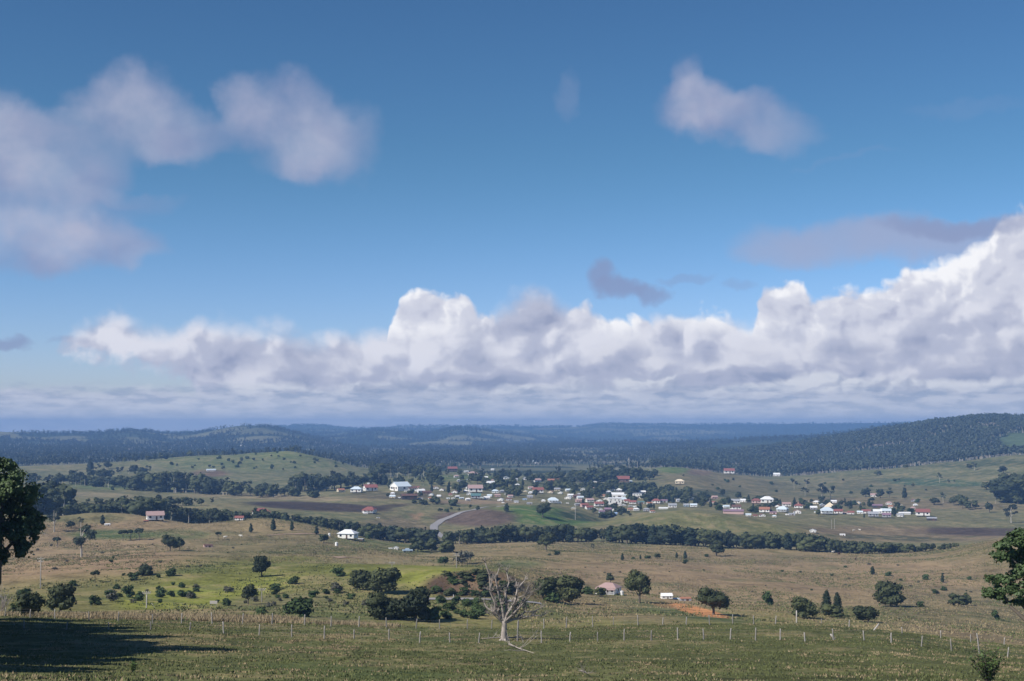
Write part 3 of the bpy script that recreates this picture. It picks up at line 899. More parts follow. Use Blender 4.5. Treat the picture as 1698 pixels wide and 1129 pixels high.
def make_kinds():
    K = {}

    def trunk(mb_pts, name, m, n=6):
        b = MB()
        for pts, rad in mb_pts:
            b.tube(pts, rad, n)
        return b.mesh(name, m)

    def add(kind, crown, trunk_me, small):
        K.setdefault(kind, []).append((crown, trunk_me, small))

    def merged(name, lobes, nleaf, size, lm, tm, limbs, seed, level=1, core=True, corek=.8, inner=.6):
        rng = np.random.default_rng(seed)
        lv, lf = leaves_on(lobes, nleaf, size, rng, inner)
        b = MB()
        for pts, rad in limbs:
            b.tube(pts, rad, 4, cap=False)
        tv = np.array(b.v); tf = np.array(b.f[4])
        parts_v = [lv]; tri = np.zeros((0, 3), int); o = len(lv)
        if core:
            cv, cf = core_of(lobes, rng, level, corek)
            parts_v.append(cv); tri = cf + o; o += len(cv)
        parts_v.append(tv)
        quads = np.concatenate([lf, tf + o])
        mi = [0] * len(tri) + [0] * len(lf) + [1] * len(tf)
        return mesh_np(name, np.concatenate(parts_v), [tri, quads] if len(tri) else [quads], [lm, tm], mi)

    for v in range(5):
        rng = np.random.default_rng(100 + v)
        # dense broadleaf
        L = lobes_round(rng, 12 + v, 0.50 + 0.05 * (v % 3), 0.20, 0.97)
        limbs = [([(0, 0, -.05), (.01, .0, .15), (.0, .02, .42)], [.045, .036, .022])]
        for i in range(4):
            a = i * 1.6 + v
            limbs.append(([(0, 0, .16 + .04 * i), (.12 * math.cos(a), .12 * math.sin(a), .34), (.24 * math.cos(a), .24 * math.sin(a), .52)], [.024, .016, .006]))
        add('broadleaf', crown_mesh('crown', L, 1700, .034, M['leaf_dark'], 200 + v), trunk(limbs, 'trunk', M['bark']),
            merged('broadleaf_tree', L, 240, .065, M['leaf_dark'], M['bark'], limbs[:1], 210 + v))
        # low spreading, clump to the ground
        L = lobes_round(rng, 12, 0.66, 0.02, 0.97, .9)
        add('thicket', crown_mesh('crown', L, 1500, .05, M['leaf_dark'], 300 + v), trunk(limbs[:2], 'trunk', M['bark']),
            merged('thicket', L, 220, .08, M['leaf_dark'], M['bark'], limbs[:1], 310 + v))
        # open gum tree
        L = []
        g = [([(0, 0, -.05), (.012, 0, .25), (.03 * math.cos(v), .02, .55), (.02, .03, .85)], [.026, .02, .013, .004])]
        for i in range(8):
            a = rng.random() * 6.28; h = .42 + .5 * (i / 8) + rng.random() * .05; r = .10 + .17 * rng.random() * (1.25 - h)
            r *= 1.2
            c = (r * math.cos(a), r * math.sin(a), h)
            s = .085 + .06 * rng.random()
            L.append((*c, s, s, s * .75))
            g.append(([(0.01, 0, h - .2), (c[0] * .5, c[1] * .5, h - .09), c], [.010, .007, .003]))
        add('gum', crown_mesh('crown', L, 1200, .026, M['leaf_gum'], 400 + v, core=True, corek=.55, inner=.3, level=0), trunk(g, 'trunk', M['bark_pale']),
            merged('gum_tree', L, 170, .05, M['leaf_gum'], M['bark_pale'], g[:1], 410 + v, level=0, corek=.55, inner=.3))
        # dark upright evergreen
        L = [(0.02 * math.sin(i * 2.1 + v), 0.02 * math.cos(i * 1.7), .16 + .105 * i, *([(.19 - .0 * i) * (1 - (i / 8.2) ** 2.2) + .03] * 2), .12) for i in range(8)]
        add('upright', crown_mesh('crown', L, 1300, .026, M['leaf_pine'], 500 + v, inner=.75), trunk([([(0, 0, -.05), (0, 0, .3)], [.03, .025])], 'trunk', M['bark']),
            merged('upright_tree', L, 190, .05, M['leaf_pine'], M['bark'], [([(0, 0, -.05), (0, 0, .3)], [.03, .025])], 510 + v))
        # domed paddock tree: bare stem, umbrella crown
        L = []
        for i in range(10):
            a = rng.random() * 6.28; r = .30 * math.sqrt(rng.random())
            L.append((r * math.cos(a), r * math.sin(a), .66 + .16 * (1 - (r / .32) ** 2), .17, .17, .13))
        limbs2 = [([(0, 0, -.05), (.01, .01, .25), (0, 0, .6)], [.035, .026, .014])]
        for i in range(5):
            a = i * 1.26
            limbs2.append(([(0, 0, .28), (.1 * math.cos(a), .1 * math.sin(a), .48), (.22 * math.cos(a), .22 * math.sin(a), .66)], [.018, .012, .005]))
        add('domed', crown_mesh('crown', L, 1300, .032, M['leaf_pine'], 600 + v, inner=.6), trunk(limbs2, 'trunk', M['bark']),
            merged('domed_tree', L, 200, .06, M['leaf_pine'], M['bark'], limbs2[:3], 610 + v))
        # shrub
        L = lobes_round(rng, 7, 0.62, -.05, 0.9, 1.0)
        add('shrub', None, None, merged('shrub', L, 420, .085, M['leaf_bush'], M['bark'], [([(0, 0, -.1), (0, 0, .5)], [.03, .02])], 710 + v, inner=.5, corek=.6))
        add('greyshrub', None, None, merged('shrub', L, 300, .08, M['leaf_grey'], M['bark'], [([(0, 0, -.1), (0, 0, .5)], [.03, .02])], 720 + v, inner=.4, corek=.4, level=0))
    return K


KIND = make_kinds()
_cnt = {}


def plant(kind, name, x, y, h, wide=1.0, label=None, cat='tree', group=None, detail=True, sink=0.0):
    i = _cnt.get(kind, 0); _cnt[kind] = i + 1
    crown, trunk_me, small = KIND[kind][(i * 7 + 3) % 5]
    z = float(ground(x, y)) - sink
    rz = random.random() * 6.28
    if detail and crown is not None:
        o = obj(name, None, loc=(x, y, z), rot=(0, 0, rz), scale=(h * wide, h * wide, h))
        o.empty_display_size = .5
        obj('trunk', trunk_me, o); obj('crown', crown, o)
    else:
        o = obj(name, small, loc=(x, y, z), rot=(0, 0, rz), scale=(h * wide, h * wide, h))
    return tag(o, label, cat, group)


def plant_px(kind, name, px, py, hpx, wide=1.0, label=None, cat='tree', group=None, dmin=60, detail=None):
    x, y, z, d = hit(px, py, dmin)
    h = hpx / F * d
    if detail is None:
        detail = hpx > 24
    return plant(kind, name, x, y, h, wide, label, cat, group, detail)


def plant_top(kind, name, px, top, d, wide=1.0, label=None, cat='tree', group=None, lo=3, hi=26, detail=False):
    """stands at a known distance and reaches a given sight line"""
    x, y, z, d = at_dist(px, d)
    _, t = px_ts(px, top)
    h = min(hi, max(lo, t * d - z))
    return plant(kind, name, x, y, h, wide, label, cat, group, detail)


# ------------------------------------------------------------------ single trees and shrubs of the paddocks
# kind, name, x, base y, height px, width factor, label
TREES = [
    ('gum', 'gum_tree', 135, 924, 54, 1.25, 'tall open gum tree with grey trunk alone on the left hillside'),
    ('domed', 'paddock_tree', 95, 908, 18, 1.0, 'small domed tree on the left hillside above the power pole'),
    ('domed', 'paddock_tree', 204, 897, 19, 1.0, 'left tree of the three domed trees in a row on the hillside'),
    ('domed', 'paddock_tree', 216, 896, 18, .9, 'middle tree of the three domed trees in a row on the hillside'),
    ('domed', 'paddock_tree', 231, 896, 21, .95, 'right and tallest tree of the three domed trees in a row on the hillside'),
    ('broadleaf', 'broad_tree', 434, 956, 34, 1.0, 'round dark tree casting a shadow on the grassy slope left of the big thicket'),
    ('broadleaf', 'broad_tree', 411, 1002, 34, .85, 'small dark tree beside the tan roadside grass at the foot of the green hill'),
    ('shrub', 'shrub', 376, 1004, 14, 1.0, 'small round dark shrub left of the tree at the foot of the green hill'),
    ('thicket', 'broad_tree', 240, 955, 20, 1.1, 'bushy dark tree in the middle of the left hillside'),
    ('shrub', 'shrub', 222, 962, 14, 1.2, 'low dark bush touching the tree in the middle of the left hillside'),
    ('shrub', 'shrub', 285, 955, 14, 1.2, 'dark bush right of the tree in the middle of the left hillside'),
    ('shrub', 'shrub', 263, 958, 7, 1.2, 'tiny round bush between two larger bushes on the left hillside'),
    ('domed', 'small_tree', 158, 966, 21, .9, 'small lone tree with a thin stem on the tan left slope'),
    ('thicket', 'broad_tree', 55, 1023, 42, 1.0, 'dense green tree standing behind the fence near the left edge'),
    ('thicket', 'broad_tree', 100, 1014, 46, .95, 'green bushy tree behind the fence right of the dense one near the left edge'),
    ('shrub', 'shrub', 27, 1018, 20, 1.1, 'dark shrub at the foot of the big tree on the left edge'),
    ('shrub', 'shrub', 157, 1003, 18, 1.0, 'dark shrub on the slope left of the grey shrub cluster'),
    ('greyshrub', 'shrub', 186, 997, 18, 1.1, 'grey green shrub in the slope cluster left of the white pole'),
    ('shrub', 'shrub', 212, 990, 20, .9, 'dark upright shrub in the slope cluster left of the white pole'),
    ('shrub', 'shrub', 121, 972, 10, 1.2, 'small dark bush above the green tree near the left edge'),
    ('shrub', 'shrub', 36, 990, 14, 1.2, 'low bush behind the bare grey branches at the left edge'),
    ('broadleaf', 'broad_tree', 282, 914, 28, .9, 'grey green tree beside the small shed on the left hillside'),
    ('broadleaf', 'broad_tree', 298, 913, 22, .9, 'second grey green tree beside the small shed on the left hillside'),
    ('domed', 'paddock_tree', 362, 895, 14, 1.0, 'small round tree right of the pinkish shed on the hillside'),
    ('upright', 'upright_tree', 416, 883, 15, 1.1, 'dark narrow tree at the hilltop farmhouse, leftmost of four'),
    ('upright', 'upright_tree', 453, 880, 20, 1.1, 'dark narrow tree right of the red roofed farmhouse on the hilltop'),
    ('upright', 'upright_tree', 484, 880, 16, 1.1, 'dark narrow tree halfway between the hilltop farmhouse and the white hall'),
    ('upright', 'upright_tree', 525, 886, 14, 1.3, 'dark cone shaped tree left of the white hall'),
    ('broadleaf', 'broad_tree', 537, 900, 15, 1.2, 'dark bushy tree between the cone shaped tree and the white tank'),
    ('shrub', 'shrub', 610, 893, 9, 1.2, 'round bush at the right end of the white hall'),
    ('thicket', 'broad_tree', 693, 915, 24, 1.1, 'dark tree beside the small white farm sheds, left one'),
    ('thicket', 'broad_tree', 716, 914, 22, 1.1, 'grey green tree beside the small white farm sheds, middle one'),
    ('thicket', 'broad_tree', 742, 916, 22, 1.1, 'dark tree beside the small white farm sheds, right one'),
    ('greyshrub', 'shrub', 770, 935, 24, 1.3, 'grey bush on the slope above the road cutting'),
    ('shrub', 'shrub', 735, 934, 13, 1.3, 'low green bush above the left end of the road cutting'),
    ('thicket', 'fig_tree', 632, 983, 45, 1.15, 'big dense dark green tree, largest in the middle of the view'),
    ('thicket', 'fig_tree', 602, 978, 34, 1.15, 'lower dark tree grown into the left side of the biggest green tree'),
    ('thicket', 'broad_tree', 630, 1027, 45, 1.15, 'dark tree standing behind the fence below the biggest green tree'),
    ('thicket', 'broad_tree', 690, 1030, 55, 1.0, 'tallest dark tree of the clump behind the fence left of the dead tree'),
    ('thicket', 'broad_tree', 660, 1028, 36, 1.2, 'lower dark tree in the clump behind the fence left of the dead tree'),
    ('shrub', 'shrub', 715, 1030, 26, 1.2, 'green bush at the right end of the dark clump behind the fence'),
    ('shrub', 'shrub', 500, 1022, 34, 1.25, 'wide olive bush behind the fence left of the dark clump'),
    ('shrub', 'shrub', 480, 1018, 22, 1.25, 'small olive bush touching the wide one behind the fence'),
    ('shrub', 'shrub', 432, 1018, 14, 1.4, 'low dark bush behind the fence below the roadside grass'),
    ('shrub', 'shrub', 488, 968, 14, 1.3, 'small green bush on the yellow green slope'),
    ('shrub', 'shrub', 560, 955, 15, 1.4, 'dark bush on the crest left of the biggest green tree'),
    ('greyshrub', 'shrub', 556, 982, 18, 1.2, 'grey leafless looking bush left of the biggest green tree'),
    ('shrub', 'shrub', 520, 990, 12, 1.6, 'low scrub on the slope below the grey bush'),
    ('shrub', 'shrub', 455, 978, 12, 1.8, 'low spreading scrub left of the grey bush'),
    ('thicket', 'broad_tree', 900, 992, 38, 1.05, 'dark tree at the left of the pair in front of the red roofed farmhouse'),
    ('thicket', 'broad_tree', 943, 998, 46, 1.15, 'large rounded dark tree left of the red roofed farmhouse'),
    ('shrub', 'shrub', 918, 998, 20, 1.5, 'low bush between the two dark trees left of the farmhouse'),
    ('shrub', 'shrub', 975, 985, 14, 1.3, 'small bush between the rounded tree and the farmhouse'),
    ('thicket', 'broad_tree', 996, 989, 16, 1.1, 'dark bush standing directly in front of the red roofed farmhouse'),
    ('broadleaf', 'broad_tree', 1012, 966, 16, 1.1, 'dark tree just behind the red roof of the farmhouse'),
    ('broadleaf', 'broad_tree', 1061, 1000, 56, .9, 'tall spreading dark tree right of the red roofed farmhouse'),
    ('broadleaf', 'broad_tree', 1183, 1019, 46, 1.15, 'large round dark tree beside the bare orange earth'),
    ('shrub', 'shrub', 1272, 1003, 24, .8, 'pale grey green bush between the orange earth and the right clump'),
    ('thicket', 'broad_tree', 1330, 1024, 34, 1.2, 'wide dark tree at the left end of the clump behind the right fence'),
    ('upright', 'upright_tree', 1371, 1020, 40, 1.0, 'left pointed tree of the twin pointed trees in the right clump'),
    ('upright', 'upright_tree', 1389, 1020, 36, 1.0, 'right pointed tree of the twin pointed trees in the right clump'),
    ('thicket', 'broad_tree', 1382, 1024, 24, 1.4, 'low dark bush at the foot of the twin pointed trees'),
    ('thicket', 'broad_tree', 1440, 1032, 28, 1.4, 'low rounded dark tree right of the twin pointed trees'),
    ('thicket', 'fig_tree', 1477, 1006, 42, 1.05, 'lone dense flat topped dark tree in the right paddock'),
    ('thicket', 'broad_tree', 1590, 1005, 20, 1.5, 'dark bush clump in the right paddock near the right edge tree'),
    ('broadleaf', 'broad_tree', 1603, 1004, 18, 1.0, 'small dark tree at the right end of the paddock bush clump'),
    ('upright', 'upright_tree', 1447, 953, 14, 1.3, 'small squat dark tree on the right valley slope'),
    ('shrub', 'shrub', 1474, 955, 8, 1.4, 'low bush right of the small squat tree on the valley slope'),
    ('upright', 'upright_tree', 1563, 966, 15, .9, 'narrow dark tree on the far right slope'),
    ('shrub', 'shrub', 1534, 961, 10, 1.2, 'small grey bush left of the narrow tree on the far right slope'),
    ('shrub', 'shrub', 1566, 979, 8, 1.3, 'tiny bush below the narrow tree on the far right slope'),
    ('shrub', 'shrub', 1550, 984, 8, 1.5, 'tiny low bush in the right paddock above the clump'),
    ('shrub', 'shrub', 1650, 1027, 16, .8, 'small green bush right of the paddock clump beside the right edge tree'),
    ('shrub', 'shrub', 1608, 961, 6, 1.3, 'tiny dark bush on the gully line near the right edge'),
    ('shrub', 'shrub', 1525, 1006, 10, 1.2, 'small bush right of the lone flat topped tree'),
    ('upright', 'upright_tree', 1032, 929, 12, 1.2, 'dark cone shaped bush on the valley floor, leftmost of its line'),
    ('shrub', 'shrub', 1050, 927, 5, 1.3, 'tiny bush right of the leftmost cone shaped bush'),
    ('upright', 'upright_tree', 1062, 927, 7, 1.3, 'very small pointed bush in the line on the valley floor'),
    ('shrub', 'shrub', 1074, 926, 6, 1.7, 'low wide bush in the line on the valley floor'),
    ('broadleaf', 'broad_tree', 1090, 926, 9, 1.3, 'small squarish dark bush in the line on the valley floor'),
    ('upright', 'upright_tree', 1122, 925, 9, 1.3, 'small pointed dark bush right of the squarish one'),
    ('upright', 'upright_tree', 1136, 927, 14, 1.1, 'taller pointed bush at the right of the valley floor line'),
    ('shrub', 'shrub', 1137, 935, 8, 1.1, 'small bush just below the taller pointed bush'),
    ('broadleaf', 'broad_tree', 1188, 922, 26, 1.05, 'dark tree standing forward of the creek belt'),
    ('shrub', 'shrub', 1172, 923, 5, 1.5, 'tiny bush left of the dark tree standing forward of the belt'),
    ('gum', 'small_tree', 983, 913, 12, .8, 'thin little sapling on the pale field before the belt'),
    ('shrub', 'shrub', 924, 920, 8, 1.3, 'small dark bush below the left end of the creek belt'),
    ('shrub', 'shrub', 911, 921, 4, 1.6, 'tiny bush left of the small dark bush below the creek belt'),
    ('broadleaf', 'broad_tree', 905, 912, 30, 1.2, 'dark tree bulging forward from the left part of the creek belt'),
    ('broadleaf', 'broad_tree', 900, 858, 26, .95, 'tall dark tree with a shadow on the bright green mound before the town'),
    ('upright', 'upright_tree', 840, 848, 14, 1.5, 'dark tree on the crest of the brown field mound'),
    ('upright', 'upright_tree', 170, 870, 16, 1.2, 'dark upright tree on the pale knoll beside the white shed'),
    ('gum', 'gum_tree', 134, 873, 16, 1.3, 'thin grey tree on the left side of the pale knoll'),
    ('broadleaf', 'broad_tree', 118, 876, 12, 1.3, 'low dark bush below the pale knoll'),
    ('gum', 'gum_tree', 90, 882, 40, 1.1, 'grey trunked gum tree right of the big tree on the left edge'),
    # right hillside above the town
    ('broadleaf', 'broad_tree', 1436, 824, 14, 1.4, 'dark tree left of the small white house on the hillside'),
    ('broadleaf', 'broad_tree', 1460, 826, 15, 1.2, 'round dark tree right of the small white house on the hillside'),
    ('domed', 'paddock_tree', 1475, 825, 12, 1.2, 'domed tree third along beside the hillside house'),
    ('domed', 'paddock_tree', 1446, 838, 13, 1.1, 'domed tree below the small white hillside house'),
    ('upright', 'upright_tree', 1500, 826, 17, 1.2, 'ragged dark tree alone on the hillside right of the white house'),
    ('shrub', 'shrub', 1522, 833, 7, 1.2, 'small bush right of the ragged dark tree on the hillside'),
    ('broadleaf', 'broad_tree', 1549, 837, 12, 1.7, 'wide dark tree pair on the hillside right of the small bush'),
    ('gum', 'gum_tree', 1564, 834, 18, 1.0, 'thin tall gum tree on the right hillside'),
    ('broadleaf', 'broad_tree', 1582, 838, 16, 1.0, 'first dark tree of the row on the right hillside'),
    ('broadleaf', 'broad_tree', 1596, 843, 22, .9, 'second and tallest dark tree of the row on the right hillside'),
    ('broadleaf', 'broad_tree', 1606, 845, 14, 1.1, 'third dark tree of the row on the right hillside'),
    ('broadleaf', 'broad_tree', 1617, 844, 14, 1.1, 'fourth dark tree of the row on the right hillside'),
    ('broadleaf', 'broad_tree', 1641, 850, 17, .9, 'dark tree right of the row on the right hillside'),
    ('gum', 'gum_tree', 1651, 835, 16, .9, 'tall thin tree behind the row on the right hillside'),
    ('gum', 'gum_tree', 1677, 867, 30, 1.1, 'grey green gum tree low on the slope near the right edge'),
    ('broadleaf', 'broad_tree', 1668, 831, 12, 1.2, 'small dark tree high on the slope near the right edge'),
    ('broadleaf', 'broad_tree', 1688, 836, 14, 1.2, 'dark tree highest at the right edge of the slope'),
    ('broadleaf', 'broad_tree', 1636, 812, 13, 1.3, 'dark bush on the upper right slope'),
    ('upright', 'upright_tree', 1643, 812, 15, 1.0, 'dark pointed tree on the upper right slope'),
    ('broadleaf', 'broad_tree', 1455, 788, 8, 1.8, 'low dark bush in the fold of the right hill, lower one'),
    ('broadleaf', 'broad_tree', 1501, 777, 7, 1.5, 'low dark bush on the right hill, upper one'),
    ('broadleaf', 'broad_tree', 1608, 778, 9, 1.1, 'small dark tree under the forest edge on the right hill, left one'),
    ('gum', 'gum_tree', 1616, 780, 14, 1.2, 'gum tree under the forest edge on the right hill, middle one'),
    ('broadleaf', 'broad_tree', 1664, 785, 12, 1.4, 'dark tree under the forest edge on the right hill, right one'),
    ('gum', 'gum_tree', 1558, 800, 17, .9, 'bare looking thin tree in the green hollow of the right hill'),
    ('gum', 'gum_tree', 1317, 811, 18, 1.2, 'left thin gum tree on the hillside behind the right houses'),
    ('gum', 'gum_tree', 1337, 808, 14, 1.6, 'spreading thin gum tree on the hillside behind the right houses'),
    ('gum', 'gum_tree', 1335, 822, 14, 1.6, 'lower spreading gum tree on the hillside behind the right houses'),
    ('gum', 'gum_tree', 1363, 828, 27, 1.2, 'tall gum tree with pale trunk behind the right houses, left of the pair'),
    ('gum', 'gum_tree', 1377, 828, 24, 1.1, 'tall gum tree with pale trunk behind the right houses, right of the pair'),
    ('gum', 'gum_tree', 925, 796, 24, .8, 'tall pale trunked dead looking tree behind the town, left of two'),
]
for kind, name, px, py, hp, wd, lab in TREES:
    cat = 'shrub' if 'shrub' in name else 'tree'
    plant_px(kind, name, px, py, hp, wd, lab, cat)


# ------------------------------------------------------------------ belts of trees
def belt(spec, step, kinds, name, label, group, wide=1.15, rows=1, jd=8, jt=2.0, cat='tree'):
    """spec: (photo column, row of the tree tops, distance)"""
    xs = [s[0] for s in spec]
    x = xs[0]
    while x <= xs[-1]:
        for r in range(rows):
            xx = x + random.uniform(-.4, .4) * step
            top = np.interp(xx, xs, [s[1] for s in spec]) + random.uniform(-jt, jt * 2.2) + (1 - r) * 1.2 * (rows > 1)
            d = np.interp(xx, xs, [s[2] for s in spec]) + random.uniform(-jd, jd) + r * 14
            k = random.choice(kinds)
            plant_top(k, name, xx, float(top), float(d), wide * random.uniform(.75, 1.25) * {'gum': 1.0, 'upright': 1.3}.get(k, 1), label, cat, group)
        x += step * random.uniform(.75, 1.25)


belt([(745, 880, 985), (790, 874, 985), (850, 869, 985), (895, 872, 985), (940, 868, 990), (985, 876, 1000)], 8.5, ['broadleaf', 'broadleaf', 'thicket', 'upright', 'gum'], 'creek_tree',
     'dark green tree in the creek belt below the bright green mound', 'trees in the creek belt below the green mound', rows=2)
belt([(1000, 872, 1000), (1040, 868, 985), (1100, 869, 985), (1150, 875, 990), (1200, 881, 990), (1260, 884, 990), (1310, 883, 990)], 8.5, ['broadleaf', 'broadleaf', 'thicket', 'upright', 'gum'], 'creek_tree',
     'dark green tree in the thick creek belt across the valley', 'trees in the thick creek belt across the valley', rows=2)
belt([(1318, 885, 990), (1350, 884, 985), (1400, 896, 985), (1450, 899, 985), (1500, 902, 985), (1550, 901, 985), (1590, 900, 990)], 6.5, ['broadleaf', 'thicket'], 'creek_tree',
     'dark tree in the thinning right end of the creek belt', 'trees in the thinning right end of the creek belt', rows=1, jt=2.5)
belt([(425, 842, 1010), (470, 848, 1015), (520, 855, 1020), (560, 860, 1020), (600, 866, 1020), (640, 870, 1015), (700, 874, 1005), (718, 876, 1000)], 9, ['broadleaf', 'broadleaf', 'thicket', 'upright', 'gum'], 'creek_tree',
     'dark green tree in the belt behind the white hall', 'trees in the belt behind the white hall', rows=2)
belt([(60, 810, 1080), (75, 798, 1100), (100, 805, 1100), (112, 826, 1090)], 7, ['broadleaf', 'broadleaf', 'thicket', 'gum'], 'creek_tree',
     'tall dark tree in the mass right of the left edge tree', 'trees in the dark mass right of the left edge tree', rows=3, jd=20)
belt([(110, 834, 1060), (150, 832, 1070), (200, 826, 1070), (240, 824, 1060), (270, 826, 1055), (300, 840, 1040), (340, 842, 1030), (380, 846, 1020), (425, 850, 1010)], 8.5, ['broadleaf', 'broadleaf', 'thicket', 'gum'], 'creek_tree',
     'dark tree in the broad belt below the left fields', 'trees in the broad belt below the left fields', rows=2, jd=18)
belt([(150, 824, 1250), (200, 822, 1260), (260, 820, 1260), (350, 825, 1260)], 11, ['broadleaf', 'broadleaf', 'thicket', 'gum'], 'creek_tree',
     'small dark tree in the thin line across the left fields', 'trees in the thin line across the left fields', rows=1, jt=1.5)
belt([(50, 784, 1850), (130, 784, 1850), (150, 790, 1800), (210, 784, 1750), (260, 780, 1700), (330, 785, 1650), (385, 794, 1600), (430, 800, 1560), (470, 806, 1540), (520, 812, 1520)], 11, ['broadleaf', 'gum', 'thicket'], 'wood_tree',
     'dark tree in the straggling line beyond the left fields', 'trees in the straggling line beyond the left fields', rows=2, jd=25, jt=3)
belt([(488, 785, 1600), (530, 782, 1640), (570, 782, 1680), (600, 782, 1700), (640, 784, 1720)], 9, ['broadleaf', 'gum', 'upright'], 'wood_tree',
     'tall dark tree in the line left of the white hall with the big roof', 'trees in the line left of the town', rows=2, jd=25, jt=4)
belt([(620, 772, 2050), (660, 768, 2050), (700, 772, 2000), (740, 776, 2050)], 9, ['broadleaf', 'gum', 'gum'], 'wood_tree',
     'tree in the open wood behind the big roofed hall', 'trees in the open wood behind the big roofed hall', rows=2, jd=60, jt=5)
belt([(790, 776, 2200), (850, 780, 2150), (900, 784, 2100), (950, 780, 2050), (1000, 776, 2100), (1050, 774, 2100), (1085, 782, 2050)], 12, ['broadleaf', 'gum', 'broadleaf'], 'hill_tree',
     'dark tree in the wood on the rise behind the town', 'trees in the wood on the rise behind the town', rows=3, jd=70, jt=4)
belt([(930, 798, 1850), (980, 800, 1800), (1030, 798, 1800), (1070, 800, 1780), (1110, 812, 1700), (1150, 816, 1650)], 9, ['broadleaf', 'thicket', 'upright'], 'wood_tree',
     'dark tree among the upper gardens of the town', 'trees among the upper gardens of the town', rows=2, jd=50, jt=3)
belt([(150, 765, 2250), (240, 755, 2420), (300, 748, 2450), (350, 747, 2450), (420, 747, 2430), (450, 744, 2420), (480, 741, 2410), (520, 749, 2400), (560, 760, 2380), (600, 772, 2350)], 10, ['gum', 'broadleaf', 'upright'], 'ridge_tree',
     'small tree on the skyline of the left grassy hill', 'trees on the skyline of the left grassy hill', rows=1, jd=40, jt=2)
belt([(115, 778, 2000), (170, 776, 2050), (230, 770, 2100), (250, 772, 2100)], 9, ['broadleaf', 'gum'], 'ridge_tree',
     'small tree at the left foot of the grassy hill', 'trees at the left foot of the grassy hill', rows=1, jd=50, jt=2)
belt([(1668, 785, 1750), (1690, 782, 1750), (1720, 780, 1750)], 6, ['broadleaf', 'thicket'], 'wood_tree',
     'dark tree in the clump at the right edge of the hillside', 'trees in the clump at the right edge of the hillside', rows=3, jd=50, jt=4)


def scatter(poly, n, kinds, name, hr, label, group, wide=1.1, dmin=1000, cat='tree'):
    xs = [p[0] for p in poly]; ys = [p[1] for p in poly]
    k = 0; tries = 0
    while k < n and tries < n * 30:
        tries += 1
        x = random.uniform(min(xs), max(xs)); y = random.uniform(min(ys), max(ys))
        ins = False
        for i in range(len(poly)):
            x1, y1 = poly[i]; x2, y2 = poly[i - 1]
            if (y1 > y) != (y2 > y) and x < (x2 - x1) * (y - y1) / (y2 - y1) + x1:
                ins = not ins
        if not ins: continue
        if any(abs(x - hx) < hw * .5 + 1.5 and -1 < y - hy < 6 for hx, hy, hw in HOUSE_SPOTS): continue
        kk = random.choice(kinds)
        plant_px(kk, name, x, y, random.uniform(*hr), wide * random.uniform(.8, 1.2) * (.7 if kk == 'gum' else 1), label, cat, group, dmin=dmin, detail=False)
        k += 1

# ------------------------------------------------------------------ houses
def paint(name, c, rough=0.7, spec=0.3, var=0.12):
    return mat(name, c, rough, var, 0.8, spec=spec)


WALLS = {'white': (0.84, 0.82, 0.78), 'cream': (0.72, 0.62, 0.45), 'pink': (0.62, 0.42, 0.38), 'grey': (0.40, 0.40, 0.42), 'blue': (0.45, 0.56, 0.66),
         'brown': (0.18, 0.12, 0.09), 'dark': (0.07, 0.06, 0.06), 'tan': (0.40, 0.30, 0.20)}
ROOFS = {'white': (0.80, 0.80, 0.80), 'red': (0.27, 0.105, 0.09), 'pink': (0.42, 0.29, 0.27), 'grey': (0.34, 0.35, 0.37), 'silver': (0.60, 0.68, 0.74),
         'brown': (0.15, 0.085, 0.07), 'cream': (0.78, 0.66, 0.48), 'rust': (0.36, 0.17, 0.11), 'green': (0.10, 0.19, 0.19), 'mauve': (0.26, 0.17, 0.22), 'blue': (0.30, 0.44, 0.66)}
WM = {k: paint('wall_' + k, v) for k, v in WALLS.items()}
RM = {k: paint('roof_' + k, v, 0.55, 0.35, 0.2) for k, v in ROOFS.items()}
M['window_glass'] = mat('window_glass', (0.03, 0.035, 0.045), 0.15, spec=0.6)
M['door_paint'] = mat('door_paint', (0.12, 0.07, 0.05), 0.6)
M['stump'] = mat('stump', (0.12, 0.11, 0.10), 0.9)
M['trim'] = mat('trim', (0.75, 0.74, 0.72), 0.7)

HCACHE = {}


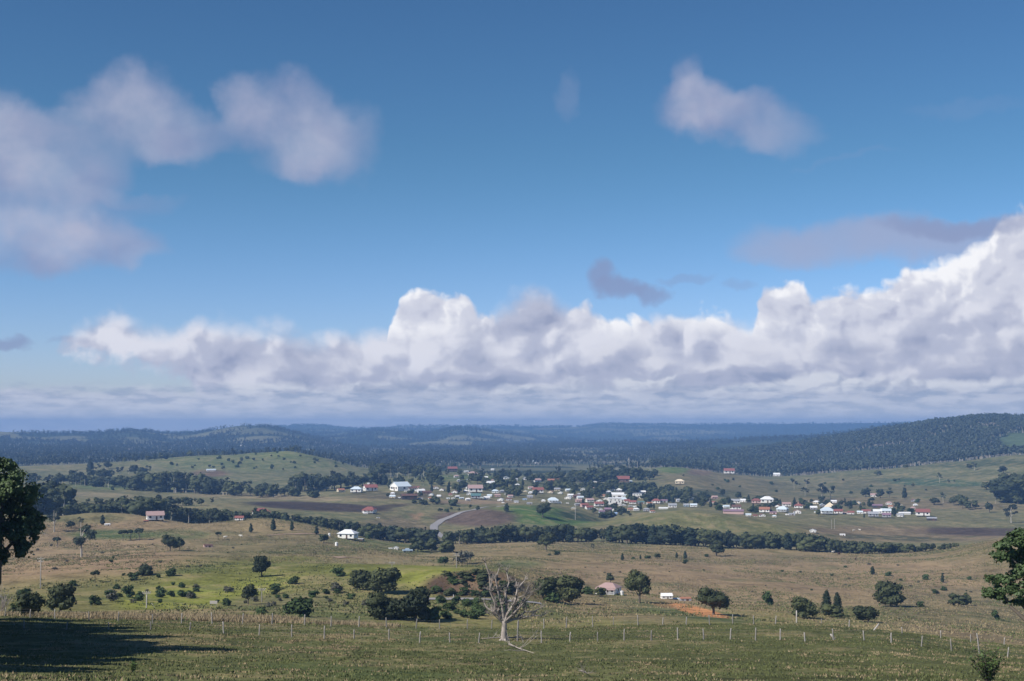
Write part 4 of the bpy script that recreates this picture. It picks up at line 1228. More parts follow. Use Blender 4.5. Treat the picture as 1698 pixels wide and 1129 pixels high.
def house_meshes(kind, wc, rc):
    """a ten metre wide model; front looks to -Y"""
    key = (kind, wc, rc)
    if key in HCACHE:
        return HCACHE[key]
    W, Dp = 5.0, 4.0
    z0, hw, hr, ov = 0.9, 2.8, 2.0, 0.55
    if kind == 'shed': z0, hw, hr, ov, Dp = 0.0, 2.6, 1.1, .25, 3.0
    if kind == 'long': z0, hw, hr, ov, Dp, W = 0.0, 1.6, .7, .2, 1.4, 5.0
    if kind == 'hall': z0, hw, hr, ov, Dp = 0.0, 2.6, 2.3, .3, 4.4
    if kind == 'pyramid': z0, hw, hr = 0.4, 2.4, 4.6
    if kind == 'store': z0, hw, hr, ov, Dp = 0.0, 4.6, .5, .2, 4.0
    if kind == 'arch': z0, hw, hr, ov, Dp = 0.0, 2.8, 1.7, .15, 3.6
    zt = z0 + hw
    b = MB()
    b.box(-W, W, -Dp, Dp, z0, zt)
    r = MB()
    th = .12
    if kind in ('hip', 'pyramid', 'verandah'):
        k = 0.1 if kind == 'pyramid' else W - Dp * .75
        X, Y = W + ov, Dp + ov
        e = zt - .12; t = zt + hr
        A = [(-X, -Y, e), (X, -Y, e), (X, Y, e), (-X, Y, e)]; R = [(-k, 0, t), (k, 0, t)]
        for dz in (0, -th):
            a = [(p[0], p[1], p[2] + dz) for p in A]; q = [(p[0], p[1], p[2] + dz) for p in R]
            r.quad(a[0], a[1], q[1], q[0]); r.quad(a[2], a[3], q[0], q[1]); r.tri(a[1], a[2], q[1]); r.tri(a[3], a[0], q[0])
        for i in range(4):
            p, q = A[i], A[(i + 1) % 4]
            r.quad((p[0], p[1], p[2] - th), (q[0], q[1], q[2] - th), q, p)
    elif kind == 'arch':
        n = 10; X = W + ov
        pts = [(-(Dp + ov) * math.cos(math.pi * i / n), zt - .1 + hr * math.sin(math.pi * i / n)) for i in range(n + 1)]
        for i in range(n):
            (y0, a0), (y1, a1) = pts[i], pts[i + 1]
            r.quad((-X, y0, a0), (X, y0, a0), (X, y1, a1), (-X, y1, a1))
            b.quad((-W, y0 * .95, zt - .05), (-W, y0 * .95, a0 - .1), (-W, y1 * .95, a1 - .1), (-W, y1 * .95, zt - .05))
            b.quad((W, y0 * .95, zt - .05), (W, y1 * .95, zt - .05), (W, y1 * .95, a1 - .1), (W, y0 * .95, a0 - .1))
    else:
        turned = kind in ('gable_front', 'hall')     # gable end towards the front
        if turned:
            X, Y = W + ov, Dp + ov
            sl = hr / W
            for s in (-1, 1):
                e = zt - ov * sl
                for dz in (0, -th):
                    r.quad((s * X, -Y, e + dz), (s * X, Y, e + dz), (0, Y, zt + hr + dz), (0, -Y, zt + hr + dz))
                for yy in (-Y, Y):
                    r.quad((s * X, yy, e - th), (s * X, yy, e), (0, yy, zt + hr), (0, yy, zt + hr - th))
                r.quad((s * X, -Y, e - th), (s * X, Y, e - th), (s * X, Y, e), (s * X, -Y, e))
            for yy in (-Dp, Dp):
                b.tri((-W, yy, zt), (W, yy, zt), (0, yy, zt + hr - .02))
        else:
            X, Y = W + ov, Dp + ov
            sl = hr / Dp
            for s in (-1, 1):
                e = zt - ov * sl
                for dz in (0, -th):
                    r.quad((-X, s * Y, e + dz), (X, s * Y, e + dz), (X, 0, zt + hr + dz), (-X, 0, zt + hr + dz))
                for xx in (-X, X):
                    r.quad((xx, s * Y, e - th), (xx, s * Y, e), (xx, 0, zt + hr), (xx, 0, zt + hr - th))
                r.quad((-X, s * Y, e - th), (X, s * Y, e - th), (X, s * Y, e), (-X, s * Y, e))
            for xx in (-W, W):
                b.tri((xx, -Dp, zt), (xx, Dp, zt), (xx, 0, zt + hr - .02))
    parts = [('wall', b.mesh('wall', WM[wc])), ('roof', r.mesh('roof', RM[rc]))]
    wz = z0 + hw * .35

    def win(xc, y, w=1.1, h=1.2, side=False, z=None, name='window'):
        z = wz if z is None else z
        q = MB()
        if side:
            q.box(xc - .04, xc + .04, y - w / 2, y + w / 2, z, z + h, 0)
        else:
            q.box(xc - w / 2, xc + w / 2, y - .04, y + .04, z, z + h, 0)
        parts.append((name, q.mesh(name, M['window_glass'] if name == 'window' else M['door_paint'])))
    if kind == 'long':
        pass
    elif kind in ('shed', 'arch'):
        win(1.5, -Dp, 2.4, 2.1, z=z0 + .02, name='door'); win(-2.6, -Dp, 1.2, .9); win(-W, 0, 1.1, 1.0, True)
    elif kind == 'store':
        for x in (-3.4, 3.4): win(x, -Dp, .9, 1.0)
        for x in (-3.0, 0.2, 3.0): win(x, -Dp, .8, .8, z=3.0)
        win(1.2, -Dp, 1.2, 2.1, z=.02, name='door'); win(-W, 0, 1.2, 1.2, True)
    else:
        for x in ((-3.2, 3.2) if kind != 'hall' else (-3, -1, 3)): win(x, -Dp, 1.3, 1.2)
        win(.6, -Dp, 1.0, 2.05, z=z0 + .02, name='door')
        win(-W, -1.6, 1.2, 1.2, True); win(-W, 1.6, 1.2, 1.2, True); win(W, 0, 1.2, 1.2, True)
    if z0 > .5:
        s = MB()
        for x in (-4.6, -1.6, 1.6, 4.6):
            for y in (-Dp + .4, 0, Dp - .4):
                s.box(x - .14, x + .14, y - .14, y + .14, -1.2, z0)
        parts.append(('stump', s.mesh('stump', M['stump'])))
    if kind == 'verandah':
        s = MB()
        s.box(-W, W, -Dp - 2.0, -Dp - .02, z0 - .15, z0)
        for x in np.linspace(-W + .1, W - .1, 6):
            s.box(x - .07, x + .07, -Dp - 1.95, -Dp - 1.8, z0 + .003, zt - .75)
        s.box(-W + .2, W - .2, -Dp - 1.9, -Dp - 1.85, z0 + .7, z0 + .8)
        rr = MB()
        for dz in (0, -.1):
            rr.quad((-W - .3, -Dp - 2.3, zt - .85 + dz), (W + .3, -Dp - 2.3, zt - .85 + dz), (W + .3, -Dp - .6, zt - .3 + dz), (-W - .3, -Dp - .6, zt - .3 + dz))
        parts += [('verandah', s.mesh('verandah', M['trim'])), ('verandah_roof', rr.mesh('verandah_roof', RM[rc]))]
    if kind in ('hip', 'gable') and wc != 'grey':
        s = MB(); s.box(1.6, 2.2, .6, 1.2, zt + .5, zt + hr + .7)
        parts.append(('chimney', s.mesh('chimney', M['stump'])))
    HCACHE[key] = parts
    return parts


# x, base y, width px, model, wall, roof, turn (deg), cluster, extra words (or full label after '!')
HOUSES = [
    (565, 816, 11, 'gable', 'cream', 'rust', 20, 'edge', ''), (591, 817, 17, 'hip', 'white', 'silver', -10, 'edge', ''), (614, 815, 20, 'gable', 'white', 'red', 15, 'edge', ''),
    (612, 803, 6, 'shed', 'white', 'white', 0, 'edge', '!tiny white hut beside a dark bush above the town edge houses'),
    (664, 813, 24, 'hall', 'white', 'silver', -62, 'edge', '!large white hall with a pale silver roof, biggest building at the left of the town'),
    (674, 815, 7, 'shed', 'white', 'grey', 0, 'left', ''), (684, 814, 13, 'gable', 'white', 'brown', 10, 'left', ''), (690, 815, 7, 'gable_front', 'white', 'white', -10, 'left', ''),
    (698, 817, 11, 'gable', 'white', 'white', 15, 'left', ''), (708, 819, 13, 'shed', 'brown', 'brown', 0, 'left', ''), (715, 822, 7, 'gable_front', 'white', 'silver', -20, 'left', ''),
    (678, 828, 24, 'shed', 'dark', 'brown', 10, 'left', '!long low brown roofed shed below the big white hall'), (663, 826, 5, 'shed', 'blue', 'white', 0, 'left', '!small pale blue shed left of the long brown shed'),
    (697, 828, 7, 'shed', 'grey', 'grey', 0, 'left', ''), (733, 814, 8, 'gable_front', 'white', 'brown', -20, 'left', ''), (754, 818, 9, 'gable_front', 'white', 'red', -10, 'left', ''),
    (758, 809, 6, 'gable', 'white', 'white', 0, 'left', ''), (743, 827, 5, 'shed', 'white', 'silver', 0, 'left', ''), (751, 827, 5, 'shed', 'white', 'white', 10, 'left', ''), (765, 827, 7, 'shed', 'blue', 'silver', 10, 'left', ''),
    (613, 851, 19, 'verandah', 'white', 'red', -20, 'farm', '!farmhouse with a red hipped roof beside the black ploughed field'),
    (606, 852, 6, 'shed', 'white', 'white', 0, 'farm', '!small white outbuilding left of the farmhouse beside the black field'), (627, 859, 5, 'shed', 'white', 'grey', 10, 'farm', '!tiny white shed below the farmhouse beside the black field'),
    (750, 782, 14, 'gable', 'brown', 'red', 10, 'knoll', ''), (773, 783, 7, 'shed', 'white', 'white', 10, 'knoll', ''), (784, 790, 14, 'hip', 'white', 'pink', 10, 'knoll', ''), (775, 796, 4, 'shed', 'white', 'white', 0, 'knoll', ''),
    (815, 806, 15, 'gable', 'white', 'white', 20, 'knoll', ''), (788, 817, 21, 'gable', 'white', 'pink', 5, 'centre', '!long white building with a faded pink roof in the middle of the town'),
    (789, 827, 14, 'gable', 'grey', 'green', 0, 'centre', ''), (798, 826, 5, 'shed', 'blue', 'silver', 0, 'centre', ''), (807, 828, 9, 'gable', 'white', 'white', 10, 'centre', ''), (821, 818, 10, 'hip', 'white', 'silver', 0, 'centre', ''),
    (825, 824, 8, 'gable', 'pink', 'pink', 0, 'centre', ''), (830, 831, 9, 'gable_front', 'white', 'white', -15, 'centre', ''), (834, 834, 4, 'shed', 'white', 'white', 0, 'centre', ''), (839, 820, 4, 'shed', 'white', 'white', 0, 'centre', ''),
    (846, 825, 8, 'gable', 'white', 'pink', 10, 'centre', ''), (844, 830, 8, 'gable', 'white', 'brown', 0, 'centre', ''), (870, 829, 6, 'shed', 'blue', 'blue', 0, 'centre', ''), (878, 836, 8, 'shed', 'grey', 'grey', 0, 'centre', ''),
    (879, 826, 8, 'gable', 'grey', 'grey', 0, 'centre', ''), (892, 818, 16, 'gable', 'white', 'red', 5, 'centre', ''), (917, 834, 15, 'verandah', 'white', 'silver', 5, 'centre', '!white house with a silver hipped roof and verandah at the top of the green mound'),
    (928, 835, 6, 'gable_front', 'white', 'white', 0, 'centre', '!small white gabled annexe right of the silver roofed house on the green mound'),
    (890, 800, 12, 'gable', 'white', 'pink', 25, 'upper', ''), (918, 801, 18, 'shed', 'brown', 'rust', 5, 'upper', ''), (889, 769, 9, 'gable', 'white', 'silver', 0, 'upper', '!small white house alone among the trees of the far plain'),
    (946, 824, 9, 'gable', 'white', 'white', 10, 'main', ''), (956, 826, 10, 'gable', 'brown', 'brown', 10, 'main', ''), (962, 828, 10, 'gable', 'white', 'silver', 15, 'main', ''), (960, 833, 10, 'gable', 'pink', 'pink', 10, 'main', ''),
    (978, 833, 12, 'gable', 'white', 'pink', 15, 'main', ''), (958, 838, 10, 'shed', 'grey', 'grey', 20, 'main', ''), (969, 841, 12, 'gable', 'pink', 'red', 20, 'main', ''), (977, 845, 12, 'gable', 'white', 'red', 20, 'main', ''),
    (993, 840, 14, 'gable', 'white', 'red', 10, 'main', ''), (984, 843, 5, 'gable_front', 'white', 'white', 0, 'main', ''), (989, 845, 5, 'gable_front', 'white', 'brown', 0, 'main', ''), (996, 846, 6, 'gable_front', 'white', 'grey', 0, 'main', ''),
    (998, 851, 9, 'gable', 'blue', 'mauve', 10, 'main', ''), (1008, 848, 10, 'gable', 'dark', 'mauve', 0, 'main', ''), (1019, 854, 8, 'gable', 'blue', 'blue', 10, 'main', ''), (941, 835, 4, 'shed', 'white', 'white', 0, 'main', ''),
    (1003, 798, 12, 'gable', 'white', 'white', 0, 'upper', ''), (987, 800, 5, 'shed', 'white', 'white', 0, 'upper', ''), (1033, 801, 18, 'gable', 'brown', 'red', 0, 'upper', ''), (1044, 800, 8, 'shed', 'white', 'silver', 0, 'upper', ''),
    (1019, 836, 20, 'store', 'white', 'white', 5, 'main', '!large white two storey building in front of the arched white hall'), (1031, 833, 14, 'gable', 'white', 'silver', 5, 'main', ''),
    (1024, 826, 19, 'arch', 'white', 'white', 0, 'main', '!white hall with a long arched white roof in the town centre'), (1038, 824, 7, 'gable', 'white', 'silver', 0, 'main', ''), (1038, 829, 7, 'gable_front', 'white', 'white', 0, 'main', ''),
    (1028, 839, 6, 'gable_front', 'white', 'rust', 0, 'main', ''), (1035, 839, 6, 'gable_front', 'white', 'white', 10, 'main', ''), (1041, 834, 10, 'gable', 'white', 'red', 0, 'main', ''), (1049, 836, 10, 'gable', 'white', 'red', 0, 'main', ''),
    (1045, 840, 6, 'shed', 'grey', 'grey', 0, 'main', ''), (1056, 825, 14, 'store', 'white', 'grey', 5, 'main', '!grey and white two storey building at the right of the town centre'), (1066, 827, 9, 'shed', 'cream', 'cream', 5, 'main', ''),
    (1075, 823, 5, 'shed', 'white', 'white', 0, 'main', ''), (1053, 841, 6, 'shed', 'white', 'white', 0, 'main', ''), (1063, 835, 10, 'shed', 'grey', 'green', 0, 'main', ''),
    (1088, 835, 13, 'hip', 'white', 'red', -5, 'gap', ''), (1100, 833, 12, 'shed', 'grey', 'mauve', 0, 'gap', ''), (1100, 844, 14, 'long', 'white', 'white', 5, 'gap', ''), (1115, 842, 12, 'gable', 'white', 'grey', 5, 'gap', ''),
    (1150, 841, 10, 'gable', 'white', 'silver', 5, 'gap', ''), (1138, 840, 8, 'gable', 'blue', 'grey', 0, 'gap', ''), (1132, 822, 8, 'gable', 'white', 'silver', 0, 'gap', ''), (1127, 803, 13, 'hip', 'cream', 'cream', 0, 'ridge', ''),
    (1209, 786, 15, 'gable', 'white', 'red', 5, 'ridge', ''), (1288, 790, 9, 'gable', 'white', 'white', 0, 'ridge', ''), (1362, 783, 8, 'gable', 'white', 'silver', 10, 'ridge', ''),
    (1185, 827, 9, 'gable', 'pink', 'pink', 15, 'right', ''), (1207, 828, 5, 'shed', 'white', 'silver', 0, 'right', ''), (1220, 835, 12, 'gable', 'white', 'grey', 0, 'right', ''), (1221, 845, 13, 'gable', 'white', 'brown', 5, 'right', ''),
    (1213, 845, 5, 'shed', 'white', 'white', 0, 'right', ''), (1216, 852, 30, 'long', 'pink', 'mauve', 4, 'right', '!long low mauve roofed shed at the left of the right hand houses'), (1254, 835, 13, 'hip', 'pink', 'red', 0, 'right', ''),
    (1272, 835, 18, 'hip', 'white', 'white', 0, 'right', '!wide white house with a white hipped roof above the right hand street'), (1268, 850, 15, 'gable', 'white', 'rust', -5, 'right', ''), (1282, 852, 10, 'shed', 'pink', 'mauve', 0, 'right', ''),
    (1298, 849, 16, 'verandah', 'white', 'silver', -15, 'right', ''), (1305, 854, 5, 'shed', 'white', 'white', 0, 'right', ''), (1304, 840, 12, 'gable', 'white', 'pink', 5, 'right', ''), (1324, 843, 12, 'hip', 'white', 'red', 0, 'right', ''),
    (1322, 852, 11, 'gable_front', 'white', 'rust', 0, 'right', ''), (1313, 854, 9, 'shed', 'grey', 'grey', 0, 'right', ''), (1353, 850, 5, 'shed', 'white', 'silver', 0, 'right', ''),
    (1376, 844, 14, 'pyramid', 'cream', 'cream', 10, 'right', '!cream building with a tall pointed pyramid roof above the right hand street'), (1371, 852, 17, 'verandah', 'white', 'silver', 0, 'right', ''),
    (1390, 852, 12, 'gable', 'white', 'red', 0, 'right', ''), (1401, 852, 8, 'shed', 'grey', 'pink', 0, 'right', ''), (1411, 853, 9, 'gable', 'white', 'red', 0, 'right', ''), (1426, 852, 8, 'gable', 'white', 'silver', 0, 'right', ''),
    (1436, 852, 12, 'gable', 'white', 'red', 5, 'right', ''), (1455, 852, 12, 'gable', 'white', 'white', 5, 'right', ''), (1448, 857, 14, 'gable', 'grey', 'grey', 5, 'right', ''), (1469, 852, 14, 'gable', 'white', 'silver', 5, 'right', ''),
    (1470, 858, 12, 'gable', 'grey', 'mauve', 5, 'right', ''), (1455, 842, 14, 'shed', 'dark', 'mauve', 0, 'right', ''), (1500, 853, 18, 'long', 'white', 'white', 14, 'right', '!long narrow white shed lying slantwise at the right end of the street'),
    (1530, 856, 19, 'gable', 'white', 'red', 5, 'right', '!white house with a bright red roof at the far right end of the town'), (1545, 863, 14, 'shed', 'dark', 'grey', 5, 'right', '!dark shed right of the last red roofed house of the town'),
    (1449, 824, 9, 'gable', 'white', 'pink', 0, 'hill', '!small pinkish white house between two round trees on the right hillside'),
    (1348, 883, 9, 'gable_front', 'white', 'white', 0, 'creek', '!small bright white hut just above the creek belt on the right'), (1397, 888, 8, 'shed', 'white', 'white', 5, 'creek', '!small low white shed above the right end of the creek belt'),
    (257, 863, 24, 'gable', 'white', 'pink', 5, 'farm', '!long pink roofed white farm building under the trees on the left'), (242, 865, 7, 'shed', 'dark', 'red', 5, 'farm', '!small red roofed shed left of the long farm building'),
    (178, 871, 8, 'shed', 'white', 'white', 5, 'farm', '!little white shed on the slope of the pale knoll'), (397, 863, 13, 'gable', 'white', 'red', -10, 'farm', '!red roofed white cottage left of the hilltop farmhouse'),
    (410, 860, 10, 'shed', 'blue', 'blue', 10, 'farm', '!blue grey shed between the red roofed cottage and the hilltop farmhouse'), (433, 857, 24, 'verandah', 'white', 'red', 10, 'farm', '!white farmhouse with a red hipped roof on the crest of the left hill'),
    (265, 806, 9, 'gable', 'white', 'pink', 10, 'farm', '!small white house beside a round tree on the left green fields'), (350, 781, 14, 'long', 'white', 'silver', 5, 'farm', '!pale low building on bare pink ground on the left hill'),
    (512, 807, 9, 'hip', 'tan', 'tan2', 0, 'farm', '!tan hut among the dark trees left of the town'), (527, 806, 8, 'shed', 'blue', 'silver', 0, 'farm', '!pale blue roofed shed among the dark trees left of the town'),
    (345, 907, 13, 'shed', 'pink', 'brown', 10, 'farm', '!pinkish shed with a brown roof on the left hillside'),
    (656, 911, 9, 'gable_front', 'white', 'white', -10, 'farm', '!small white farm shed right of the white hall, taller of two'), (647, 910, 5, 'shed', 'white', 'white', 0, 'farm', '!tiny white farm shed left of the taller small shed'),
    (177, 743, 4, 'gable', 'white', 'white', 0, 'far', ''), (208, 747, 5, 'gable', 'white', 'white', 0, 'far', ''), (216, 746, 4, 'gable', 'white', 'pink', 0, 'far', ''), (250, 747, 3.5, 'gable', 'white', 'white', 0, 'far', ''),
    (400, 741, 5, 'gable', 'white', 'white', 0, 'far', ''), (391, 742, 4, 'gable', 'white', 'pink', 0, 'far', ''), (565, 740, 6, 'gable', 'white', 'silver', 0, 'far', ''), (578, 766, 4, 'gable', 'white', 'white', 0, 'far', ''),
    (1340, 759, 6, 'gable', 'pink', 'pink', 0, 'far', ''),
]
_r = random.Random(99)
for cl, n, (x0, y0, x1, y1), ws in (('left', 12, (640, 808, 762, 828), (6, 9)), ('centre', 18, (770, 806, 935, 836), (6, 9)), ('upper', 8, (790, 790, 1070, 806), (6, 9)), ('main', 24, (940, 812, 1085, 850), (7, 10)),
                                    ('gap', 5, (1100, 826, 1190, 842), (6, 9)), ('right', 20, (1200, 832, 1540, 858), (6, 10)), ('knoll', 4, (745, 780, 830, 800), (5, 8))):
    k = 0
    for _t in range(400):
        x, y, w = _r.uniform(x0, x1), _r.uniform(y0, y1), _r.uniform(*ws)
        if cl == 'main' and y > 822 + (x - 940) * .25 + 22: continue
        if all(abs(x - h[0]) > (w + h[2]) * .5 or abs(y - h[1]) > 4 for h in HOUSES):
            HOUSES.append((round(x), round(y), w, _r.choice(['gable', 'hip', 'gable_front', 'gable']), _r.choice(['white', 'white', 'white', 'cream', 'grey']), _r.choice(['white', 'silver', 'red', 'pink', 'grey', 'rust', 'white']), _r.uniform(-20, 20), cl, ''))
            k += 1
            if k == n: break
ROOFS_EXTRA = {'tan2': (0.36, 0.27, 0.18)}
RM['tan2'] = paint('roof_tan', ROOFS_EXTRA['tan2'])
CL = {'edge': 'at the left edge of the town', 'left': 'between the big white hall and the brown mound', 'knoll': 'on the grassy knoll behind the town', 'centre': 'in the middle of the town above the brown mound',
      'upper': 'among trees in the upper town', 'main': 'in the crowded town centre', 'gap': 'between the town centre and the right hand street', 'ridge': 'on the ridge behind the town', 'right': 'along the right hand street', 'far': 'far off in the wooded plain',
      'farm': 'on the left farms', 'hill': 'on the hillside', 'creek': 'by the creek belt'}
GRP = {'edge': 'houses of the town', 'left': 'houses of the town', 'knoll': 'houses of the town', 'centre': 'houses of the town', 'upper': 'houses of the town', 'main': 'houses of the town', 'gap': 'houses of the town',
       'right': 'houses along the right hand street', 'ridge': 'houses on the ridge', 'far': 'distant houses in the wooded plain', 'farm': 'farm buildings on the left', 'hill': None, 'creek': None}
HOUSE_SPOTS = [(h[0], h[1], h[2]) for h in HOUSES]
ORD = ['', 'second', 'third', 'fourth', 'fifth', 'sixth', 'seventh', 'eighth', 'ninth', 'tenth', 'eleventh', 'twelfth', 'thirteenth', 'fourteenth']
TYPE = {'hip': 'house', 'verandah': 'verandah house', 'gable': 'gabled house', 'gable_front': 'narrow house', 'shed': 'small shed', 'long': 'long low shed', 'arch': 'hall', 'hall': 'hall', 'pyramid': 'house', 'store': 'two storey building'}
WORD = {'tan2': 'tan'}


def house(px, py, wpx, kind, wc, rc, turn, label, name, group, cat, d=None, wide=1.0):
    if d is None:
        x, y, z, d = hit(px, py, 300 if py > 870 else 800)
    else:
        x, y, z, d = at_dist(px, d)
    s = wpx / F * d / 10.0 / (abs(math.cos(math.radians(turn))) + .55 * abs(math.sin(math.radians(turn))))
    th = math.atan2(x, y)
    o = obj(name, None, loc=(x, y, z - .15), rot=(0, 0, -th + math.radians(turn)), scale=(s, s, s * 1.05))
    tag(o, label, cat, group)
    for pn, me in house_meshes(kind, wc, rc):
        if wpx < 8 and pn in ('stump', 'chimney'):
            continue
        obj(pn, me, o)
    return o


def all_houses():
    seen = {}
    rows = sorted(HOUSES, key=lambda r: (r[0], r[1]))
    total = {}
    for r in rows:
        if not r[8].startswith('!'):
            k = (r[3], r[4], r[5], r[7]); total[k] = total.get(k, 0) + 1
    for (px, py, w, kind, wc, rc, turn, cl, lab) in rows:
        if lab.startswith('!'):
            label = lab[1:]
        else:
            k = (kind, wc, rc, cl); seen[k] = seen.get(k, 0) + 1
            n = seen[k]
            o_ = '' if total[k] == 1 else ('leftmost ' if n == 1 else ('rightmost ' if n == total[k] else ORD[n - 1] + ' from left '))
            label = f"{o_}{WORD.get(wc, wc)} {TYPE[kind]} with {WORD.get(rc, rc)} roof {CL[cl]}".replace('between the town centre and the right hand street', 'just right of the town centre').replace('between the big white hall and the brown mound', 'just right of the big white hall').replace('in the middle of the town above the brown mound', 'above the brown mound')
        nm = {'shed': 'shed', 'long': 'long_shed', 'hall': 'hall', 'arch': 'hall', 'store': 'shop_building'}.get(kind, 'house')
        cat = {'shed': 'shed', 'long_shed': 'shed', 'hall': 'hall', 'shop_building': 'building', 'house': 'house'}[nm]
        house(px, py, w * 1.12, kind, wc, rc, turn, label, nm, GRP[cl], cat)


all_houses()
# nearer buildings
house(1010, 985, 37, 'verandah', 'white', 'pink', -22, 'white farmhouse with a faded red hipped roof and verandah among dark trees', 'farmhouse', None, 'house')
house(577, 894, 31, 'hip', 'white', 'white', -20, 'low white hall with a broad bright white roof on the left slope', 'hall', None, 'hall')
house(598, 896, 12, 'shed', 'dark', 'grey', -20, 'dark lean to shed against the right end of the white roofed hall', 'shed', None, 'shed')
house(1105, 993, 19, 'gable', 'white', 'white', 12, 'white gabled shed with a white roof between the tall tree and the orange earth', 'shed', None, 'shed')
house(1121, 994, 10, 'shed', 'white', 'silver', 12, 'small silver roofed shed between the white shed and the rusty one', 'shed', None, 'shed')
house(1136, 996, 20, 'shed', 'grey', 'rust', 14, 'low shed with a rusty pink roof left of the large round tree', 'shed', None, 'shed')

# town trees keep clear of the houses
scatter([(600, 800), (760, 795), (930, 795), (1070, 805), (1180, 822), (1180, 838), (1000, 836), (940, 826), (880, 826), (640, 812)], 165, ['broadleaf', 'broadleaf', 'thicket', 'upright', 'gum'], 'garden_tree', (8, 17),
        'dark tree between the houses of the town', 'garden trees between the town houses')
scatter([(940, 806), (1095, 812), (1190, 826), (1180, 842), (1090, 844), (1060, 848), (940, 836)], 60, ['broadleaf', 'thicket', 'upright'], 'garden_tree', (8, 14), 'dark tree in the crowded centre of the town', 'trees in the crowded town centre')
scatter([(640, 824), (700, 818), (760, 828), (760, 840), (680, 836)], 16, ['broadleaf', 'thicket'], 'garden_tree', (6, 10), 'low dark tree at the lower edge of the town beside the sheds', 'low trees at the lower edge of the town')
scatter([(940, 834), (1060, 844), (1080, 840), (1040, 858), (1000, 860), (960, 846)], 26, ['broadleaf', 'thicket'], 'garden_tree', (6, 11), 'dark tree in the hollow below the town centre', 'trees in the hollow below the town centre')
scatter([(1180, 818), (1240, 830), (1340, 832), (1480, 838), (1560, 862), (1340, 856), (1180, 850)], 85, ['broadleaf', 'broadleaf', 'upright', 'shrub'], 'garden_tree', (6, 12), 'dark tree between the houses of the right hand street', 'garden trees along the right hand street')
scatter([(740, 833), (800, 836), (790, 848), (720, 850)], 9, ['broadleaf', 'shrub'], 'garden_tree', (5, 8), 'small dark tree beside the road at the foot of the town', 'trees beside the road at the foot of the town')
scatter([(630, 765), (720, 768), (790, 785), (700, 798), (600, 792)], 50, ['broadleaf', 'gum', 'gum'], 'wood_tree', (10, 18), 'tree in the open wood left of the grassy knoll', 'trees in the open wood left of the grassy knoll', dmin=1500)
scatter([(860, 790), (1000, 790), (1090, 785), (1080, 800), (900, 806)], 40, ['broadleaf', 'thicket', 'gum'], 'hill_tree', (8, 13), 'dark tree on the upper slope behind the town', 'trees on the upper slope behind the town', dmin=1500)
scatter([(260, 760), (480, 750), (590, 775), (420, 785), (300, 780)], 44, ['shrub', 'broadleaf', 'shrub'], 'shrub', (3, 6), 'small dark bush dotted over the left grassy hill', 'bushes dotted over the left grassy hill', dmin=1700, cat='shrub')
scatter([(150, 796), (330, 796), (370, 812), (200, 822)], 14, ['shrub', 'broadleaf'], 'shrub', (4, 8), 'small dark bush on the left green fields', 'bushes on the left green fields', dmin=1300, cat='shrub')
scatter([(1110, 785), (1280, 800), (1420, 795), (1560, 790), (1640, 800), (1500, 820), (1200, 815)], 26, ['shrub', 'broadleaf'], 'shrub', (3, 6), 'small dark bush dotted over the right grassy hillside', 'bushes dotted over the right grassy hillside', dmin=1500, cat='shrub')
scatter([(20, 980), (300, 965), (420, 985), (560, 975), (620, 1000), (580, 1020), (300, 1000), (20, 1005)], 55, ['shrub', 'greyshrub', 'shrub'], 'shrub', (5, 12), 'low scrub bush on the slope behind the fences', 'scrub bushes on the left slope behind the fences', wide=1.4, dmin=240, cat='shrub')
scatter([(720, 1000), (840, 996), (880, 1010), (840, 1030), (740, 1028)], 34, ['shrub'], 'shrub', (9, 16), 'green scrub bush between the road cutting and the fence', 'scrub bushes below the road cutting', wide=1.4, dmin=232, cat='shrub')
scatter([(705, 990), (740, 955), (800, 952), (850, 955), (870, 985), (800, 990)], 42, ['thicket', 'thicket', 'shrub'], 'shrub', (6, 14), 'dark bush growing on the bank of the road cutting', 'bushes on the bank of the road cutting', wide=1.5, dmin=390, cat='shrub')
scatter([(940, 1000), (1300, 1000), (1650, 1000), (1650, 940), (1300, 930), (960, 935)], 34, ['shrub', 'greyshrub'], 'shrub', (2, 4), 'tiny bush dotted over the valley pasture on the right', 'tiny bushes over the right valley pasture', wide=1.5, dmin=400, cat='shrub')
scatter([(20, 905), (400, 900), (560, 912), (300, 960), (20, 960)], 24, ['shrub', 'greyshrub'], 'shrub', (2, 5), 'tiny bush dotted over the tan left hillside', 'tiny bushes over the tan left hillside', wide=1.5, dmin=400, cat='shrub')


